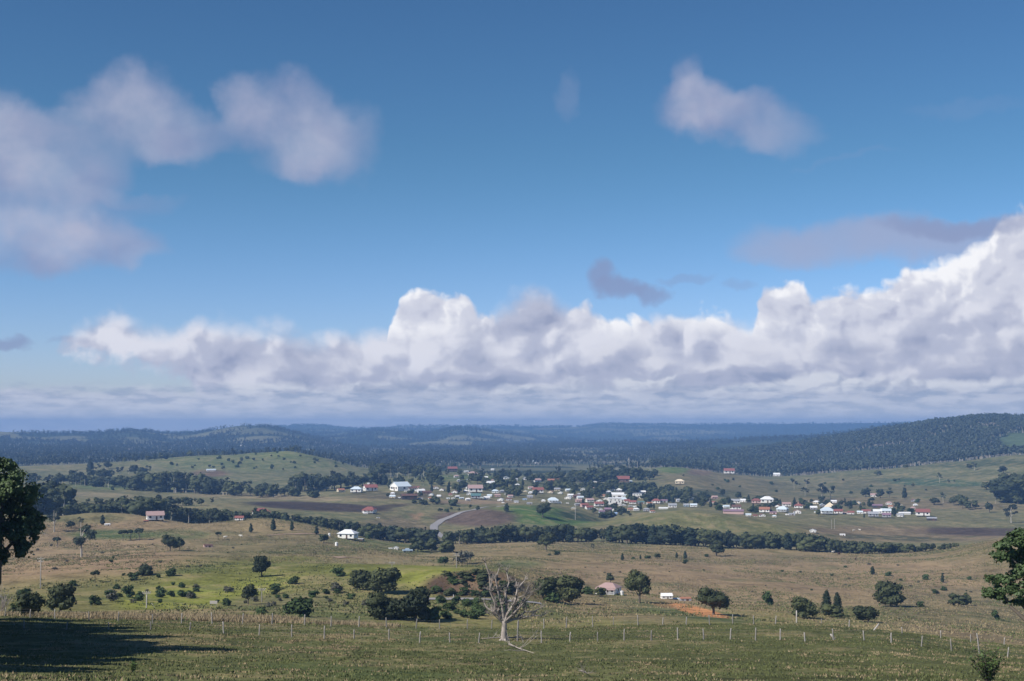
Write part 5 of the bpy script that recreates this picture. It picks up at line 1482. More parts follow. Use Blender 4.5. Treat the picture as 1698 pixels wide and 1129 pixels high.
# ------------------------------------------------------------------ far woods, each read as one mass
def forest(name, spots, hr, seed, leaf, trunk_m, nleaf=26, trunkw=1.0, wide=1.0, base=.48):
    rng = np.random.default_rng(seed)
    protos = []
    for v in range(8):
        L = []
        for i in range(4):
            a = rng.random() * 6.28; h = base + (.9 - base) * i / 4 + rng.random() * .08; r = .12 * rng.random() + .03
            s = .13 + .07 * rng.random()
            L.append((r * math.cos(a) * wide, r * math.sin(a) * wide, h, s * wide, s * wide, s))
        lv, lf = leaves_on(L, nleaf, .10, rng, .4)
        cv, cf = core_of(L[:3], rng, 0, .62)
        w = .016 * trunkw
        tv = np.array([(-w, 0, -.1), (w, 0, -.1), (w * .4, 0, .72), (-w * .4, 0, .72), (0, -w, -.1), (0, w, -.1), (0, w * .4, .72), (0, -w * .4, .72)])
        protos.append((np.concatenate([lv, tv, cv]), np.concatenate([lf, np.array([[0, 1, 2, 3], [4, 5, 6, 7]]) + len(lv)]), cf + len(lv) + 8, len(lf)))
    vs, qs, ts, mq, o = [], [], [], [], 0
    n = len(spots)
    z = ground(spots[:, 0], spots[:, 1])
    which = rng.integers(0, 8, n)
    for k in range(8):
        idx = np.nonzero(which == k)[0]
        if len(idx) == 0: continue
        pv, pq, pt, nl = protos[k]
        h = rng.uniform(hr[0], hr[1], len(idx)); a = rng.uniform(0, 6.28, len(idx))
        c, s = np.cos(a), np.sin(a)
        X = (pv[None, :, 0] * c[:, None] - pv[None, :, 1] * s[:, None]) * h[:, None] + spots[idx, 0][:, None]
        Y = (pv[None, :, 0] * s[:, None] + pv[None, :, 1] * c[:, None]) * h[:, None] + spots[idx, 1][:, None]
        Z = pv[None, :, 2] * h[:, None] + z[idx][:, None]
        vs.append(np.stack([X, Y, Z], 2).reshape(-1, 3))
        off = o + np.arange(len(idx)) * len(pv)
        qs.append((pq[None] + off[:, None, None]).reshape(-1, 4)); ts.append((pt[None] + off[:, None, None]).reshape(-1, 3))
        m = np.zeros(len(pq), int); m[nl:] = 1
        mq.append(np.tile(m, len(idx)))
        o += len(idx) * len(pv)
    tri = np.concatenate(ts); quad = np.concatenate(qs)
    mi = np.concatenate([np.zeros(len(tri), int), np.concatenate(mq)])
    me = mesh_np(name, np.concatenate(vs), [tri, quad], [leaf, trunk_m], mi)
    return tag(obj(name, me), kind='stuff')


def spots_polar(n, x0, x1, d0, d1, seed, keep=None):
    rng = np.random.default_rng(seed)
    t0, _ = px_ts(x0, 750); t1, _ = px_ts(x1, 750)
    th = rng.uniform(t0, t1, n); d = np.sqrt(rng.uniform(d0 ** 2, d1 ** 2, n))
    x, y = d * np.sin(th), d * np.cos(th)
    if keep is not None:
        k = keep(CX + F * np.tan(th) / 1.0, d, x, y)
        x, y = x[k], y[k]
    return np.stack([x, y], 1)


def edge_hill(px, d, x, y):
    pyv = CY + F * np.tan(PITCH - np.arctan2(ground(x, y), d))
    clear = (((px - 1692) / 40) ** 2 + ((pyv - 733) / 19) ** 2 + fbm(x / 60, y / 60, 3, 31) * .9 < 1) & (d < 4200)
    clear2 = (np.abs(px - 1640) < 14) & (np.abs(pyv - 712) < 5)
    low = fbm(x / 160, y / 160, 3, 5) > -0.42
    return low & ~clear & ~clear2


def plain_keep(px, d, x, y):
    clear = (np.abs(px - 880) < 150) & (d > 2480) & (d < 3000)
    return (fbm(x / 220, y / 220, 3, 8) > -0.30) & ~(clear & (fbm(x / 90, y / 90, 2, 4) > -.25))


forest('forest_on_right_hill', spots_polar(11500, 1080, 1790, 2620, 4150, 3, edge_hill), (10, 19), 1, M['leaf_forest'], M['bark_pale'], trunkw=2.6, wide=1.3)
forest('forest_on_plain', spots_polar(14000, -60, 1180, 2560, 5200, 4, plain_keep), (9, 19), 2, M['leaf_forest'], M['bark_pale'], nleaf=18, trunkw=2.2)
forest('forest_on_far_hills', spots_polar(15000, -80, 1560, 5200, 8300, 5, lambda px, d, x, y: fbm(x / 300, y / 300, 3, 14) > -.22), (10, 20), 3, M['leaf_forest'], M['bark'], nleaf=8, wide=1.7, base=.12)
forest('forest_on_tablelands', spots_polar(6000, 380, 1720, 8300, 12500, 6, lambda px, d, x, y: fbm(x / 500, y / 500, 3, 15) > -.15), (14, 26), 4, M['leaf_forest'], M['bark'], nleaf=6, wide=2.0, base=.1)

# ------------------------------------------------------------------ road, fences, poles
def ribbon(name, pts, width, material, lift=0.35, n=90):
    P = []
    for p in pts:
        if len(p) == 3:
            x, y, z, d = at_dist(p[0], p[2])
        else:
            x, y, z, d = hit(p[0], p[1], 300)
        P.append((x, y))
    P = np.array(P)
    s = np.concatenate([[0], np.cumsum(np.hypot(*np.diff(P, axis=0).T))])
    u = np.linspace(0, s[-1], n)
    X = np.interp(u, s, P[:, 0]); Y = np.interp(u, s, P[:, 1])
    ker = np.hanning(9); ker /= ker.sum()
    X = np.convolve(np.pad(X, 4, mode='edge'), ker, 'valid'); Y = np.convolve(np.pad(Y, 4, mode='edge'), ker, 'valid')
    tx, ty = np.gradient(X), np.gradient(Y); L = np.hypot(tx, ty); tx /= L; ty /= L
    rows = []
    for k in (-1, -.5, 0, .5, 1):
        xx, yy = X - ty * width / 2 * k, Y + tx * width / 2 * k
        rows.append(np.stack([xx, yy, ground(xx, yy) + lift], 1))
    v = np.concatenate(rows)
    f = [(a * n + i, a * n + i + 1, (a + 1) * n + i + 1, (a + 1) * n + i) for a in range(4) for i in range(n - 1)]
    o = obj(name, mesh_np(name, v, [np.array(f)], material))
    return tag(o, kind='structure')


M['road'] = mat('road', (0.30, 0.285, 0.28), 0.95, 0.15, 0.2)
M['dirt'] = mat('dirt', (0.34, 0.24, 0.17), 0.95, 0.2, 0.2)
ribbon('road', [(842, 838), (800, 842), (772, 848), (750, 856), (730, 864), (720, 871), (719, 878), (726, 885), (738, 893)], 6.5, M['road'])
ribbon('road_in_cutting', [(660, 1000), (700, 994), (740, 994), (800, 994), (900, 1002)], 6.0, M['road'], .25)
ribbon('farm_track', [(440, 888), (470, 886), (500, 885), (530, 886)], 3, M['dirt'], .2)
ribbon('farm_track', [(555, 925), (575, 924), (600, 926)], 4, M['dirt'], .25)

UPPER = [(8, 1022, 14), (50, 1024, 13), (91, 1026, 15), (148, 1030, 16), (196, 1031, 16), (253, 1034, 15), (301, 1034, 17), (352, 1035, 19), (402, 1035, 18), (451, 1036, 19), (505, 1037, 18), (549, 1039, 17), (595, 1040, 18),
         (641, 1041, 17), (690, 1042, 16), (729, 1043, 16), (775, 1043, 16), (815, 1043, 15), (860, 1042, 15), (902, 1042, 16), (939, 1041, 18), (983, 1040, 18), (1017, 1037, 14), (1058, 1037, 17), (1099, 1036, 12), (1138, 1036, 13), (1177, 1036, 16),
         (1215, 1035, 16), (1250, 1035, 14), (1286, 1035, 14), (1362, 1036, 10), (1408, 1040, 12), (1496, 1050, 10), (1560, 1058, 12), (1610, 1065, 12), (1665, 1070, 12)]
LOWER = [(-40, 1040, 14), (40, 1042, 14), (110, 1044, 12), (180, 1044, 12), (250, 1044, 13), (315, 1045, 13), (371, 1050, 19), (430, 1053, 17), (484, 1056, 20), (538, 1059, 21), (587, 1059, 15), (645, 1062, 19), (696, 1066, 19), (746, 1065, 16), (794, 1066, 17),
         (858, 1063, 33), (898, 1066, 20), (945, 1064, 16), (991, 1063, 15), (1035, 1062, 19), (1080, 1062, 17), (1124, 1061, 20), (1167, 1060, 17), (1211, 1060, 18), (1253, 1062, 21), (1294, 1061, 18), (1335, 1063, 14), (1382, 1061, 18), (1433, 1062, 16),
         (1478, 1066, 16), (1528, 1072, 17), (1578, 1080, 20), (1624, 1084, 32), (1671, 1090, 16), (1730, 1100, 17)]
M['wire'] = mat('wire', (0.22, 0.21, 0.20), 0.6, metallic=0.5)


def fence(posts, label):
    pts = [hit(px, py, 100) for px, py, h in posts]
    x0, y0, z0, _ = pts[len(pts) // 2]
    root = obj('wire_fence', None, loc=(x0, y0, z0))
    tag(root, label, 'fence', 'post and wire fences across the front paddock')
    base = []
    for v in range(5):
        b = MB()
        rng = random.Random(v)
        n = 5
        pr = []
        for k in range(n):
            t = k / (n - 1)
            pr.append((rng.uniform(-.02, .02) * t, rng.uniform(-.02, .02) * t, -.3 + 1.3 * t))
        b.tube(pr, [.09, .085, .08, .075, .06], 6)
        base.append(b.mesh('post', M['post_wood'], False))
    tops = []
    for i, ((x, y, z, d), (px, py, hp)) in enumerate(zip(pts, posts)):
        h = hp / F * d
        lean = random.uniform(-.11, .11); l2 = random.uniform(-.08, .08)
        obj('post', base[(i * 3) % 5], root, (x - x0, y - y0, z - z0), (l2, lean, random.random() * 6), (1, 1, h))
        tops.append((x, y, z, h))
    w = MB()
    for fr in (.35, .62, .88):
        for (xa, ya, za, ha), (xb, yb, zb, hb) in zip(tops, tops[1:]):
            hm = 1.25
            a = Vector((xa - x0, ya - y0, za - z0 + hm * fr)); b_ = Vector((xb - x0, yb - y0, zb - z0 + hm * fr))
            m_ = (a + b_) / 2 - Vector((0, 0, .03))
            w.tube([a, m_, b_], [.006] * 3, 3, cap=False)
    obj('wire', w.mesh('wire', M['wire']), root)
    return root


fence(UPPER, 'farther post and wire fence along the brow of the front paddock')
fence(LOWER, 'nearer post and wire fence crossing the paddock in front of the dead tree')


def stick(name, px, py, hpx, rad, label, cat='post', lean=(0, 0), m='post_wood', dmin=100, extra=None):
    x, y, z, d = hit(px, py, dmin)
    h = hpx / F * d
    o = obj(name, None, loc=(x, y, z), rot=(lean[0], lean[1], 0))
    b = MB(); b.tube([(0, 0, -.4), (0.01, 0, h * .5), (0, .01, h)], [rad, rad * .93, rad * .8], 8)
    me = b.mesh('post' if extra is None else 'pole', M[m])
    if extra is None:
        bpy.data.objects.remove(o)
        o = obj(name, me, loc=(x, y, z), rot=(lean[0], lean[1], .3))
    else:
        obj('pole', me, o)
        extra(o, h)
    return tag(o, label, cat)


def cross(o, h):
    for k, w in ((.95, 1.1), (.86, .9)):
        b = MB(); b.box(-w, w, -.17, -.07, h * k - .06, h * k + .06); obj('crossarm', b.mesh('crossarm', M['post_wood']), o)
        for sx in (-.85, -.4, .4, .85):
            q = MB(); q.tube([(sx * w, -.12, h * k + .06), (sx * w, -.12, h * k + .22)], [.05, .03], 6); obj('insulator', q.mesh('insulator', M['trim']), o)


M['post_white'] = mat('post_white', (0.46, 0.43, 0.40), 0.85, 0.2, 3.0)
stick('strainer_post', 1321, 1034, 21, .17, 'thick pale post, stoutest of the brow fence on the right', m='post_white')
stick('leaning_post', 1449, 1045, 14, .10, 'broken pale post leaning right beside the brow of the right paddock', lean=(0, .75), m='post_white')
stick('fallen_post', 1384, 1060, 11, .12, 'pale broken stake slumped against a dark fence post', lean=(0, -.7), m='post_white')
stick('power_pole', 67, 975, 48, .16, 'tall grey power pole with crossarms on the left slope', 'power pole', extra=cross)
stick('power_pole', 243, 1008, 26, .16, 'short pale power pole at the foot of the green hill', 'power pole', extra=cross, m='post_white')
stick('power_pole', 434, 998, 22, .13, 'thin grey pole beside the low scrub right of the small dark tree', 'power pole', extra=cross)
stick('power_pole', 650, 946, 14, .12, 'small pole on the crest behind the biggest green tree', 'power pole', extra=cross)
stick('power_pole', 757, 942, 24, .12, 'pole above the top of the road cutting', 'power pole', extra=cross)
stick('power_pole', 954, 862, 26, .22, 'pale tall pole standing on the green mound before the town', 'power pole', extra=cross, m='post_white', dmin=900)
stick('bare_pole', 1379, 877, 15, .12, 'left one of two bare pale poles on the tan field below the right hand street', 'pole', m='post_white', dmin=900)
stick('bare_pole', 1384, 877, 16, .12, 'right one of two bare pale poles on the tan field below the right hand street', 'pole', m='post_white', dmin=900)
for i, (px, py, hp) in enumerate([(1043, 785, 26), (1057, 785, 20), (1078, 786, 14), (1340, 838, 8)]):
    stick('dead_tree', px, py, hp, .35, ['tallest bare dead trunk standing in the wood behind the town', 'second bare dead trunk right of the tallest one behind the town', 'short bare dead trunk at the right of the wood behind the town',
          'bare pale stub among the houses of the right hand street'][i], 'dead tree', m='bark_pale', dmin=1200)


# sign and markers
def roadside_sign(px, py, wpx, label):
    x, y, z, d = hit(px, py, 200)
    w = wpx / F * d / 2
    o = obj('roadside_sign', None, loc=(x, y, z)); tag(o, label, 'sign')
    b = MB(); b.box(-w, w, -.03, .03, 1.0, 1.0 + w * .8); obj('board', b.mesh('board', M['post_white']), o)
    for s in (-1, 1):
        b = MB(); b.box(s * w * .7 - .05, s * w * .7 + .05, .031, .11, -.3, 1.0 + w * .7); obj('leg', b.mesh('leg', M['post_wood']), o)


roadside_sign(354, 1008, 12, 'pale blank board on posts beside the roadside grass left of the small dark tree')
for i, (px, py) in enumerate([(709, 992), (752, 992)]):
    stick('marker_post', px, py, 6, .14, ['white marker post at the left of the road in the cutting', 'white marker post at the middle of the road in the cutting'][i], m='post_white', dmin=280)
stick('leaning_stake', 257, 1008, 10, .05, 'thin pale stake leaning left beside the short power pole', lean=(0, -.6), m='post_white')


def tank(px, py, wpx, label):
    x, y, z, d = hit(px, py, 500)
    r = wpx / F * d / 2
    o = obj('water_tank', None, loc=(x, y, z)); tag(o, label, 'water tank')
    b = MB(); b.tube([(0, 0, 0), (0, 0, r * 2.2)], [r, r], 16, cap=False); obj('tank_wall', b.mesh('tank_wall', WM['white']), o)
    b = MB(); b.tube([(0, 0, r * 2.2), (0, 0, r * 2.6)], [r * 1.06, .05], 16); obj('tank_lid', b.mesh('tank_lid', RM['white']), o)
    b = MB(); b.tube([(0, 0, -.6), (0, 0, -.003)], [r * 1.1, r * 1.1], 12); obj('tank_stand', b.mesh('tank_stand', M['stump']), o)


tank(546, 889, 4, 'white water tank highest on the slope left of the white roofed hall')
tank(558, 905, 5, 'white water tank below the white roofed hall')
tank(1031, 987, 6, 'pale water tank at the right corner of the faded red roofed farmhouse')
tank(416, 880, 4, 'small white water tank below the hilltop farmhouse')


# ------------------------------------------------------------------ cattle and vehicles
def cow(px, py, label, col, turn):
    x, y, z, d = hit(px, py, 300)
    me = COWS.get(col)
    if me is None:
        b = MB()
        b.tube([(-.75, 0, 1.0), (-.6, 0, .98), (-.1, 0, .92), (.5, 0, .98), (.8, 0, 1.08), (1.1, 0, 1.2), (1.35, 0, 1.1), (1.5, 0, .98)], [.12, .30, .36, .33, .22, .16, .15, .09], 8)
        for sx in (-.55, .5):
            for sy in (-.18, .18):
                b.tube([(sx, sy, .8), (sx + .02, sy, .42), (sx, sy, 0)], [.12, .06, .055], 5)
        b.tube([(-.78, 0, 1.1), (-.88, 0, .8), (-.86, 0, .45)], [.04, .03, .05], 4)
        for sy in (-.16, .16):
            b.tube([(1.2, sy * .6, 1.22), (1.16, sy * 1.6, 1.24)], [.05, .02], 4)
        me = COWS[col] = b.mesh('cow', CM[col])
    o = obj('cow', me, loc=(x, y, z), rot=(0, 0, turn), scale=(1.15, 1.15, 1.15))
    tag(o, label, 'cow')


COWS = {}
CM = {'white': mat('hide_white', (0.7, 0.67, 0.6), .9), 'brown': mat('hide_brown', (0.10, 0.05, 0.03), .9)}
cow(1415, 881, 'left one of two white cattle on the field below the right hand street', 'white', .4)
cow(1426, 880, 'right one of two white cattle on the field below the right hand street', 'white', 2.5)
cow(373, 893, 'white cow right of the pinkish shed, left one', 'white', .3)
cow(400, 891, 'white cow right of the pinkish shed, right one', 'white', 2.9)
cow(1381, 917, 'white cow under the right end of the creek belt', 'white', .2)
cow(1391, 920, 'brown cow near the right end of the creek belt', 'brown', .2)
cow(1419, 929, 'brown cow on the tan slope below the creek belt', 'brown', 1.2)


def ute(px, py, label, turn):
    x, y, z, d = hit(px, py, 300)
    o = obj('parked_car', None, loc=(x, y, z), rot=(0, 0, turn), scale=(1.3, 1.3, 1.3)); tag(o, label, 'car')
    b = MB(); b.box(-2.2, 2.2, -.85, .85, .45, 1.0)
    b.quad((-1.3, -.75, 1.0), (1.0, -.75, 1.0), (.6, -.65, 1.55), (-1.0, -.65, 1.55)); b.quad((-1.3, .75, 1.0), (-1.0, .65, 1.55), (.6, .65, 1.55), (1.0, .75, 1.0))
    b.quad((-1.0, -.65, 1.55), (.6, -.65, 1.55), (.6, .65, 1.55), (-1.0, .65, 1.55))
    obj('body', b.mesh('body', WM['blue']), o)
    b = MB(); b.quad((.62, -.62, 1.53), (1.02, -.72, 1.0), (1.02, .72, 1.0), (.62, .62, 1.53)); obj('windscreen', b.mesh('windscreen', M['window_glass']), o)
    b = MB(); b.quad((-1.02, -.62, 1.53), (-1.02, .62, 1.53), (-1.32, .72, 1.0), (-1.32, -.72, 1.0)); obj('rear_window', b.mesh('rear_window', M['window_glass']), o)
    b = MB(); b.tube([(0, -.12, 0), (0, .12, 0)], [.34, .34], 12); wm = b.mesh('wheel', M['stump'])
    for sx in (-1.4, 1.4):
        for sy in (-.8, .8):
            obj('wheel', wm, o, (sx, sy, .34))


ute(676, 915, 'pale blue car parked right of the small white farm sheds', .2)


# ------------------------------------------------------------------ the dead tree and fallen branches
def grow(b, p, d, length, r, depth, rng, up=0.15, kink=.35, n=6):
    pts = [Vector(p)]; rad = [r]
    d = Vector(d).normalized()
    steps = 4
    for i in range(steps):
        d = (d + Vector((rng.uniform(-kink, kink), rng.uniform(-kink, kink), rng.uniform(-kink, kink) * .7 + up * .4))).normalized()
        pts.append(pts[-1] + d * length / steps)
        rad.append(r * (1 - .62 * (i + 1) / steps))
    b.tube(pts, rad, n if r > .03 else 4)
    if depth > 0:
        k = rng.choice([2, 3, 3, 4])
        for j in range(k):
            i = rng.randint(1, steps)
            ax = Vector((rng.uniform(-1, 1), rng.uniform(-1, 1), rng.uniform(-.25, .75))).normalized()
            nd = (d * .75 + ax * .85).normalized()
            grow(b, pts[i], nd, length * rng.uniform(.5, .78), rad[i] * .72, depth - 1, rng, up, kink, n)


def dead_tree():
    x, y, z, d = hit(836, 1062, 100)
    s = d / F             # metres per photo pixel at the tree
    o = obj('dead_tree', None, loc=(x, y, z)); tag(o, 'bare pale dead tree with twisted branches standing at the nearer fence', 'dead tree')
    rng = random.Random(5)
    b = MB()
    b.tube([(0, 0, -.3), (0, 0, 0), (-.02, 0, 12 * s), (0.03, 0, 26 * s), (-.05, .02, 34 * s)], [12 * s * .5, 6.2 * s, 4.6 * s, 4.0 * s, 3.2 * s], 12)
    for a in range(5):
        ang = a * 1.25
        b.tube([(0, 0, 5 * s), (math.cos(ang) * .45, math.sin(ang) * .45, .12), (math.cos(ang) * .8, math.sin(ang) * .8, -.1)], [.22, .12, .05], 6)
    obj('trunk', b.mesh('trunk', M['deadwood']), o)
    # main limbs: end offsets in photo pixels (dx, up), depth in metres
    limbs = [[(0, 32), (-10, 50), (-22, 78), (-24, 105), (-32, 128)], [(0, 30), (-4, 60), (-10, 80), (-14, 100), (-8, 118)], [(0, 30), (8, 48), (18, 62), (22, 85), (34, 98)],
             [(0, 30), (14, 42), (26, 56), (34, 64), (42, 74)], [(0, 28), (16, 34), (30, 36), (46, 40), (62, 40)], [(0, 30), (22, 36), (34, 46), (48, 46), (60, 52)], [(0, 34), (14, 56), (20, 70), (34, 76), (40, 92)], [(0, 30), (-14, 46), (-16, 66), (-24, 82), (-20, 98)], [(0, 30), (-10, 40), (-20, 46), (-30, 52), (-34, 60)],
             [(0, 32), (4, 56), (2, 76), (8, 92), (4, 108)], [(0, 26), (-8, 34), (-14, 40), (-18, 44), (-24, 44)], [(0, 28), (14, 44), (30, 62), (38, 74), (52, 80)]]
    for li, L in enumerate(limbs):
        b = MB()
        dep = rng.uniform(-2.2, 2.2)
        pts = [Vector((p[0] * s, dep * (i / 4.0) + rng.uniform(-.1, .1), p[1] * s)) for i, p in enumerate(L)]
        r0 = [3.0, 2.5, 2.7, 2.3, 2.2, 1.9, 1.9, 1.9, 2.0, 2.3, 1.5, 2.0][li] * s
        rad = [r0, r0 * .82, r0 * .66, r0 * .5, r0 * .3]
        b.tube(pts, rad, 8)
        for i in range(1, 5):
            for j in range(4):
                dd = (pts[i] - pts[i - 1]).normalized()
                ax = Vector((rng.uniform(-1, 1), rng.uniform(-.8, .8), rng.uniform(-.3, .9))).normalized()
                grow(b, pts[i], dd * .6 + ax, rng.uniform(6, 12) * s, rad[i] * .55 + .2 * s, 2, rng, .1, .45, 5)
        obj('branch', b.mesh('branch', M['deadwood']), o)


dead_tree()


def fallen(px0, py0, px1, py1, rad, label, seed):
    a = hit(px0, py0, 60); c = hit(px1, py1, 60)
    rng = random.Random(seed)
    b = MB()
    P0 = Vector((0, 0, .12)); P1 = Vector((c[0] - a[0], c[1] - a[1], c[2] - a[2] + .1))
    pts = [P0.lerp(P1, t) + Vector((rng.uniform(-.15, .15), rng.uniform(-.15, .15), .1 + rng.uniform(0, .15))) for t in (0, .25, .5, .75, 1)]
    b.tube(pts, [rad, rad * .85, rad * .7, rad * .5, rad * .25], 7)
    L = (P1 - P0).length
    for k in range(7):
        p = pts[rng.randint(1, 3)]
        grow(b, p, Vector((rng.uniform(-1, 1), rng.uniform(-1, 1), rng.uniform(0, .25))), L * rng.uniform(.08, .18), rad * .4, 1, rng)
    o = obj('fallen_branch', b.mesh('fallen_branch', M['deadwood']), loc=a[:3])
    tag(o, label, 'branch')


fallen(845, 1072, 884, 1088, .07, 'pale fallen branch lying in the grass below the dead tree', 3)
fallen(866, 1060, 800, 1062, .10, 'grey fallen branch lying behind the foot of the dead tree', 8)
fallen(962, 1118, 975, 1124, .05, 'small broken stick in the grass at the bottom middle', 9)


# ------------------------------------------------------------------ big trees at the two edges
def big_tree(name, px, py, d, label, lobes, limbs, leaf, nleaf, lsize, seed, trunkm):
    """lobes: (dx px, row y, depth m, rx px, ry px); limbs: list of [(dx px, row y, depth m, radius m)]"""
    x, y, z, d = at_dist(px, d)
    s = d / F
    zr = lambda row: px_ts(px, row)[1] * d - z
    o = obj(name, None, loc=(x, y, z), rot=(0, 0, -math.atan2(x, y))); tag(o, label, 'tree')
    b = MB()
    for L in limbs:
        b.tube([(p[0] * s, p[2], zr(p[1]) if p[1] is not None else -.5) for p in L], [p[3] for p in L], 10)
    obj('trunk', b.mesh('trunk', trunkm), o)
    LL = []
    rng = np.random.default_rng(seed)
    for (dx, row, dep, rx, ry) in lobes:
        cx, cz = dx * s, zr(row)
        n = 9
        for k in range(n):       # each mass is a cluster of smaller uneven tufts
            v = rng.normal(size=3); v /= np.linalg.norm(v); r = rng.random() ** .4 * .80
            q = rng.uniform(.26, .46)
            LL.append((cx + v[0] * rx * s * r, dep + v[1] * rx * s * r, cz + v[2] * ry * s * r, rx * s * q, rx * s * q, ry * s * q * .85))
    lv, lf = leaves_on(LL, nleaf, lsize, rng, .25)
    cv, cf = core_of(LL, rng, 1, .55)
    obj('crown', mesh_np('crown', np.concatenate([cv, lv]), [cf, lf + len(cv)], leaf), o)
    return o


GD = 132
M['leaf_edge'] = mat('leaf_edge', (0.050, 0.080, 0.028), 0.6, 0.45, 0.8, spec=0.35)
big_tree('edge_tree', -6, 1040, GD, 'large dark leafy tree filling the left edge of the view',
         [(8, 790, 0, 40, 30), (26, 812, -1, 38, 34), (-30, 800, 1, 50, 40), (44, 850, 0, 36, 36), (10, 850, 2, 50, 45), (-40, 880, 0, 60, 60), (60, 872, 1, 22, 18), (22, 896, -1, 38, 34), (-20, 930, 1, 40, 30), (34, 876, 0, 40, 30), (8, 925, 0, 26, 16), (-80, 850, 0, 50, 60),
          (-110, 900, 1, 50, 50), (20, 830, -1, 40, 40), (46, 892, 0, 28, 24), (0, 770, 0, 26, 16)],
         [[(-40, None, 0, .5), (-14, 1012, 0, .40), (4, 965, 0, .33), (4, 920, 0, .32), (8, 860, 0, .2), (10, 810, 0, .06)], [(6, 950, 0, .2), (-20, 915, .5, .16), (-50, 880, 1, .06)], [(5, 925, 0, .2), (24, 900, -.5, .13), (44, 870, 0, .05)],
          [(0, 975, 0, .16), (-30, 940, 0, .12), (-80, 890, 0, .05)]],
         M['leaf_edge'], 24000, .125, 21, M['bark'])
big_tree('edge_tree', 1712, 1050, 120, 'leafy tree leaning in from the right edge of the view on thin bent stems',
         [(-42, 912, 0, 30, 26), (-8, 890, 0, 26, 22), (-14, 925, 1, 28, 24), (20, 900, 0, 40, 40), (-50, 960, 0, 28, 18), (-30, 975, -1, 28, 22), (-58, 985, 0, 24, 15), (-20, 960, 0, 34, 26), (-24, 890, 0, 26, 20), (0, 955, 0, 34, 30), (10, 985, 0, 30, 18), (60, 930, 0, 50, 50), (-20, 1000, .5, 24, 10)],
         [[(40, None, 0, .3), (16, 1052, 0, .2), (-12, 1030, 0, .16), (-34, 1008, 0, .12), (-46, 985, 0, .07), (-52, 968, 0, .03)], [(22, 1060, 0, .16), (0, 1030, .3, .12), (-22, 1000, .3, .08), (-26, 972, .2, .03)],
          [(30, 1060, 0, .22), (16, 1000, 0, .16), (4, 960, 0, .1), (-4, 905, 0, .04)], [(8, 975, 0, .1), (-20, 940, 0, .06), (-40, 918, 0, .03)]],
         M['leaf_edge'], 14000, .12, 22, M['bark'])

# trees just outside the frame whose shade falls across the paddock
SH = [(1028, 30), (1036, 60), (1043, 90), (1050, 130), (1057, 110), (1064, 95), (1071, 85), (1078, 70), (1085, 60), (1092, 50), (1099, 40), (1105, 25), (1110, 5)]
LW = ['nearest', 'second nearest', 'third nearest', 'fourth nearest', 'fifth nearest', 'sixth nearest', 'middle one', 'sixth farthest', 'fifth farthest', 'fourth farthest', 'third farthest', 'second farthest', 'farthest']
for k, (row, col) in enumerate(SH):
    px_, py_, pz_, pd_ = hit(col, row, 60)
    c1 = 1 / math.tan(SUN_ELEV)
    for hc in np.arange(5, 11.5, .5):          # crown height that throws its shade on this spot from beyond the frame
        tx_ = px_ + math.sin(SUN_AZ) * c1 * hc; ty_ = py_ + math.cos(SUN_AZ) * c1 * hc
        if tx_ + hc * .72 < -.36 * ty_ - .6: break
    lim = -.36 * ty_ - hc * .72 - .6
    plant('broadleaf', 'shade_tree', min(tx_, lim), ty_, hc / .62, .84, LW[12 - k] + ' of the trees beyond the left edge that shade the paddock', 'tree', 'trees beyond the left edge')


# bare grey branches at the left edge
def bare_shrub():
    x, y, z, d = hit(4, 1016, 100)
    rng = random.Random(12)
    b = MB()
    for k in range(12):
        grow(b, (rng.uniform(-.4, .4), rng.uniform(-.4, .4), 0), (rng.uniform(-.3, .9), rng.uniform(-.5, .5), 1), rng.uniform(2.4, 4.4), .06, 2, rng, .2, .25, 4)
    tag(obj('bare_shrub', b.mesh('bare_shrub', M['deadwood']), loc=(x, y, z)), 'bare grey twiggy bush at the foot of the left edge tree', 'shrub')


bare_shrub()


def weed(px, py, hpx, wpx, label, n, seed, leafm):
    x, y, z, d = hit(px, py, 20)
    s = d / F
    o = obj('leafy_shrub', None, loc=(x, y, z)); tag(o, label, 'shrub')
    rng = random.Random(seed)
    b = MB(); lv = []; lf = []
    for k in range(n):
        a = rng.random() * 6.28; sp = rng.random() ** .6 * wpx * s * .5
        H = hpx * s * rng.uniform(.55, 1.0)
        pts = [Vector((0.05 * math.cos(a), .05 * math.sin(a), -.1)), Vector((sp * .5 * math.cos(a), sp * .5 * math.sin(a), H * .5)), Vector((sp * math.cos(a), sp * math.sin(a), H))]
        b.tube(pts, [.02, .014, .005], 4)
        for j in range(30):
            t = rng.uniform(.15, 1); q = pts[0].lerp(pts[1], t * 2) if t < .5 else pts[1].lerp(pts[2], t * 2 - 1)
            d1 = Vector((rng.uniform(-1, 1), rng.uniform(-1, 1), rng.uniform(-.3, .8))).normalized(); L = rng.uniform(.12, .26)
            sd_ = d1.cross(Vector((rng.uniform(-.3, .3), rng.uniform(-.3, .3), 1))).normalized() * L * .28
            i = len(lv); lv += [tuple(q), tuple(q + d1 * L * .5 + sd_), tuple(q + d1 * L), tuple(q + d1 * L * .5 - sd_)]
            lf.append((i, i + 1, i + 2, i + 3))
    obj('stem', b.mesh('stem', M['bark']), o)
    obj('foliage', mesh_np('foliage', np.array(lv), [np.array(lf)], leafm), o)


weed(1638, 1130, 52, 62, 'upright leafy weed bush at the bottom right corner', 44, 4, M['leaf_fresh'])
weed(221, 1114, 17, 12, 'pale seedling at the tip of the shade in the paddock', 5, 6, M['leaf_fresh'])


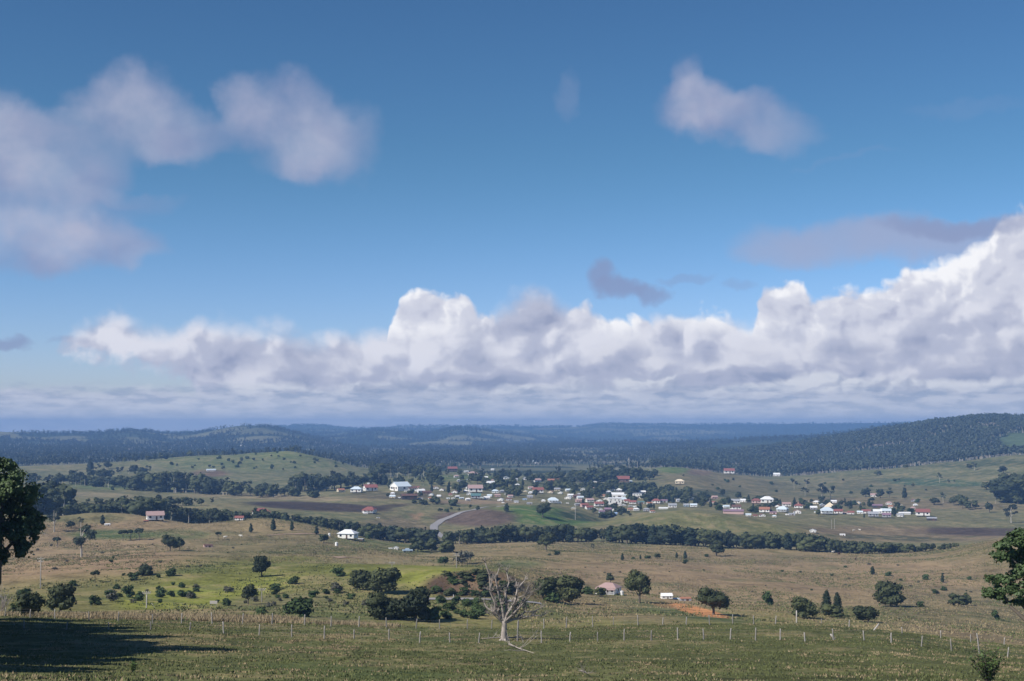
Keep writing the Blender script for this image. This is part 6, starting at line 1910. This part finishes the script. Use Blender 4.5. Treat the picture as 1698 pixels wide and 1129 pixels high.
# ------------------------------------------------------------------ grass of the front paddock
def grass(name, n, seed, material, hr, wr, dens, d0=20, d1=232, blades=7, spread=.35):
    rng = np.random.default_rng(seed)
    t0, _ = px_ts(-160, 1080); t1, _ = px_ts(1860, 1080)
    th = rng.uniform(t0, t1, n * 4); d = np.sqrt(rng.uniform(d0 ** 2, d1 ** 2, n * 4))
    x, y = d * np.sin(th), d * np.cos(th)
    k = rng.random(n * 4) < dens(x, y, d)
    x, y, d = x[k][:n], y[k][:n], d[k][:n]
    z = ground(x, y)
    N = len(x)
    bx = np.repeat(x, blades); by = np.repeat(y, blades); bz = np.repeat(z, blades); bd = np.repeat(d, blades)
    sz = np.repeat(rng.uniform(.6, 1.3, N), blades)
    a = rng.uniform(0, 6.28, N * blades); r = spread * np.sqrt(rng.random(N * blades)) * sz
    cx, cy = bx + r * np.cos(a), by + r * np.sin(a)
    h = rng.uniform(*hr, N * blades) * sz; w = rng.uniform(*wr, N * blades)
    la = a + rng.normal(size=N * blades) * .7; ln = h * rng.uniform(.2, .9, N * blades)
    wa = rng.uniform(0, 6.28, N * blades)
    p0 = np.stack([cx - w * np.cos(wa), cy - w * np.sin(wa), bz - .05], 1); p1 = np.stack([cx + w * np.cos(wa), cy + w * np.sin(wa), bz - .05], 1)
    p2 = np.stack([cx + ln * np.cos(la), cy + ln * np.sin(la), bz + h], 1)
    v = np.stack([p0, p1, p2], 1).reshape(-1, 3)
    f = np.arange(len(v)).reshape(-1, 3)
    return tag(obj(name, mesh_np(name, v, [f], material)), kind='stuff')


def clumpy(x, y, s, seed, lo, hi):
    return smooth(lo, hi, fbm(x / s, y / s, 4, seed))


grass('green_grass', 30000, 31, M['grass_green'], (.05, .15), (.04, .09), lambda x, y, d: .25 + .75 * clumpy(x, y, 9, 61, -.3, .5))
grass('dry_grass_clumps', 19000, 32, M['grass_straw'], (.05, .16), (.04, .09), lambda x, y, d: .01 + .99 * clumpy(x, y, 3.4, 65, .18, .36) * (.25 + .75 * clumpy(x, y, 20, 67, -.2, .3)), spread=.5)
grass('roadside_grass', 5000, 33, M['grass_straw'], (.3, .8), (.06, .12), lambda x, y, d: clumpy(x, y, 12, 68, -.4, .2) * (x < -20) * (x > -115), 236, 268, 7, .8)
grass('pasture_tussocks', 30000, 34, M['tussock'], (.15, .45), (.12, .26), lambda x, y, d: clumpy(x, y, 40, 74, -.25, .35) * ((x > 0) | (d > 560)), 235, 1020, 4, 1.0)
grass('green_tussocks', 34000, 35, M['grass_green'], (.15, .5), (.14, .30), lambda x, y, d: clumpy(x, y, 34, 75, -.15, .4), 235, 1020, 4, 1.0)
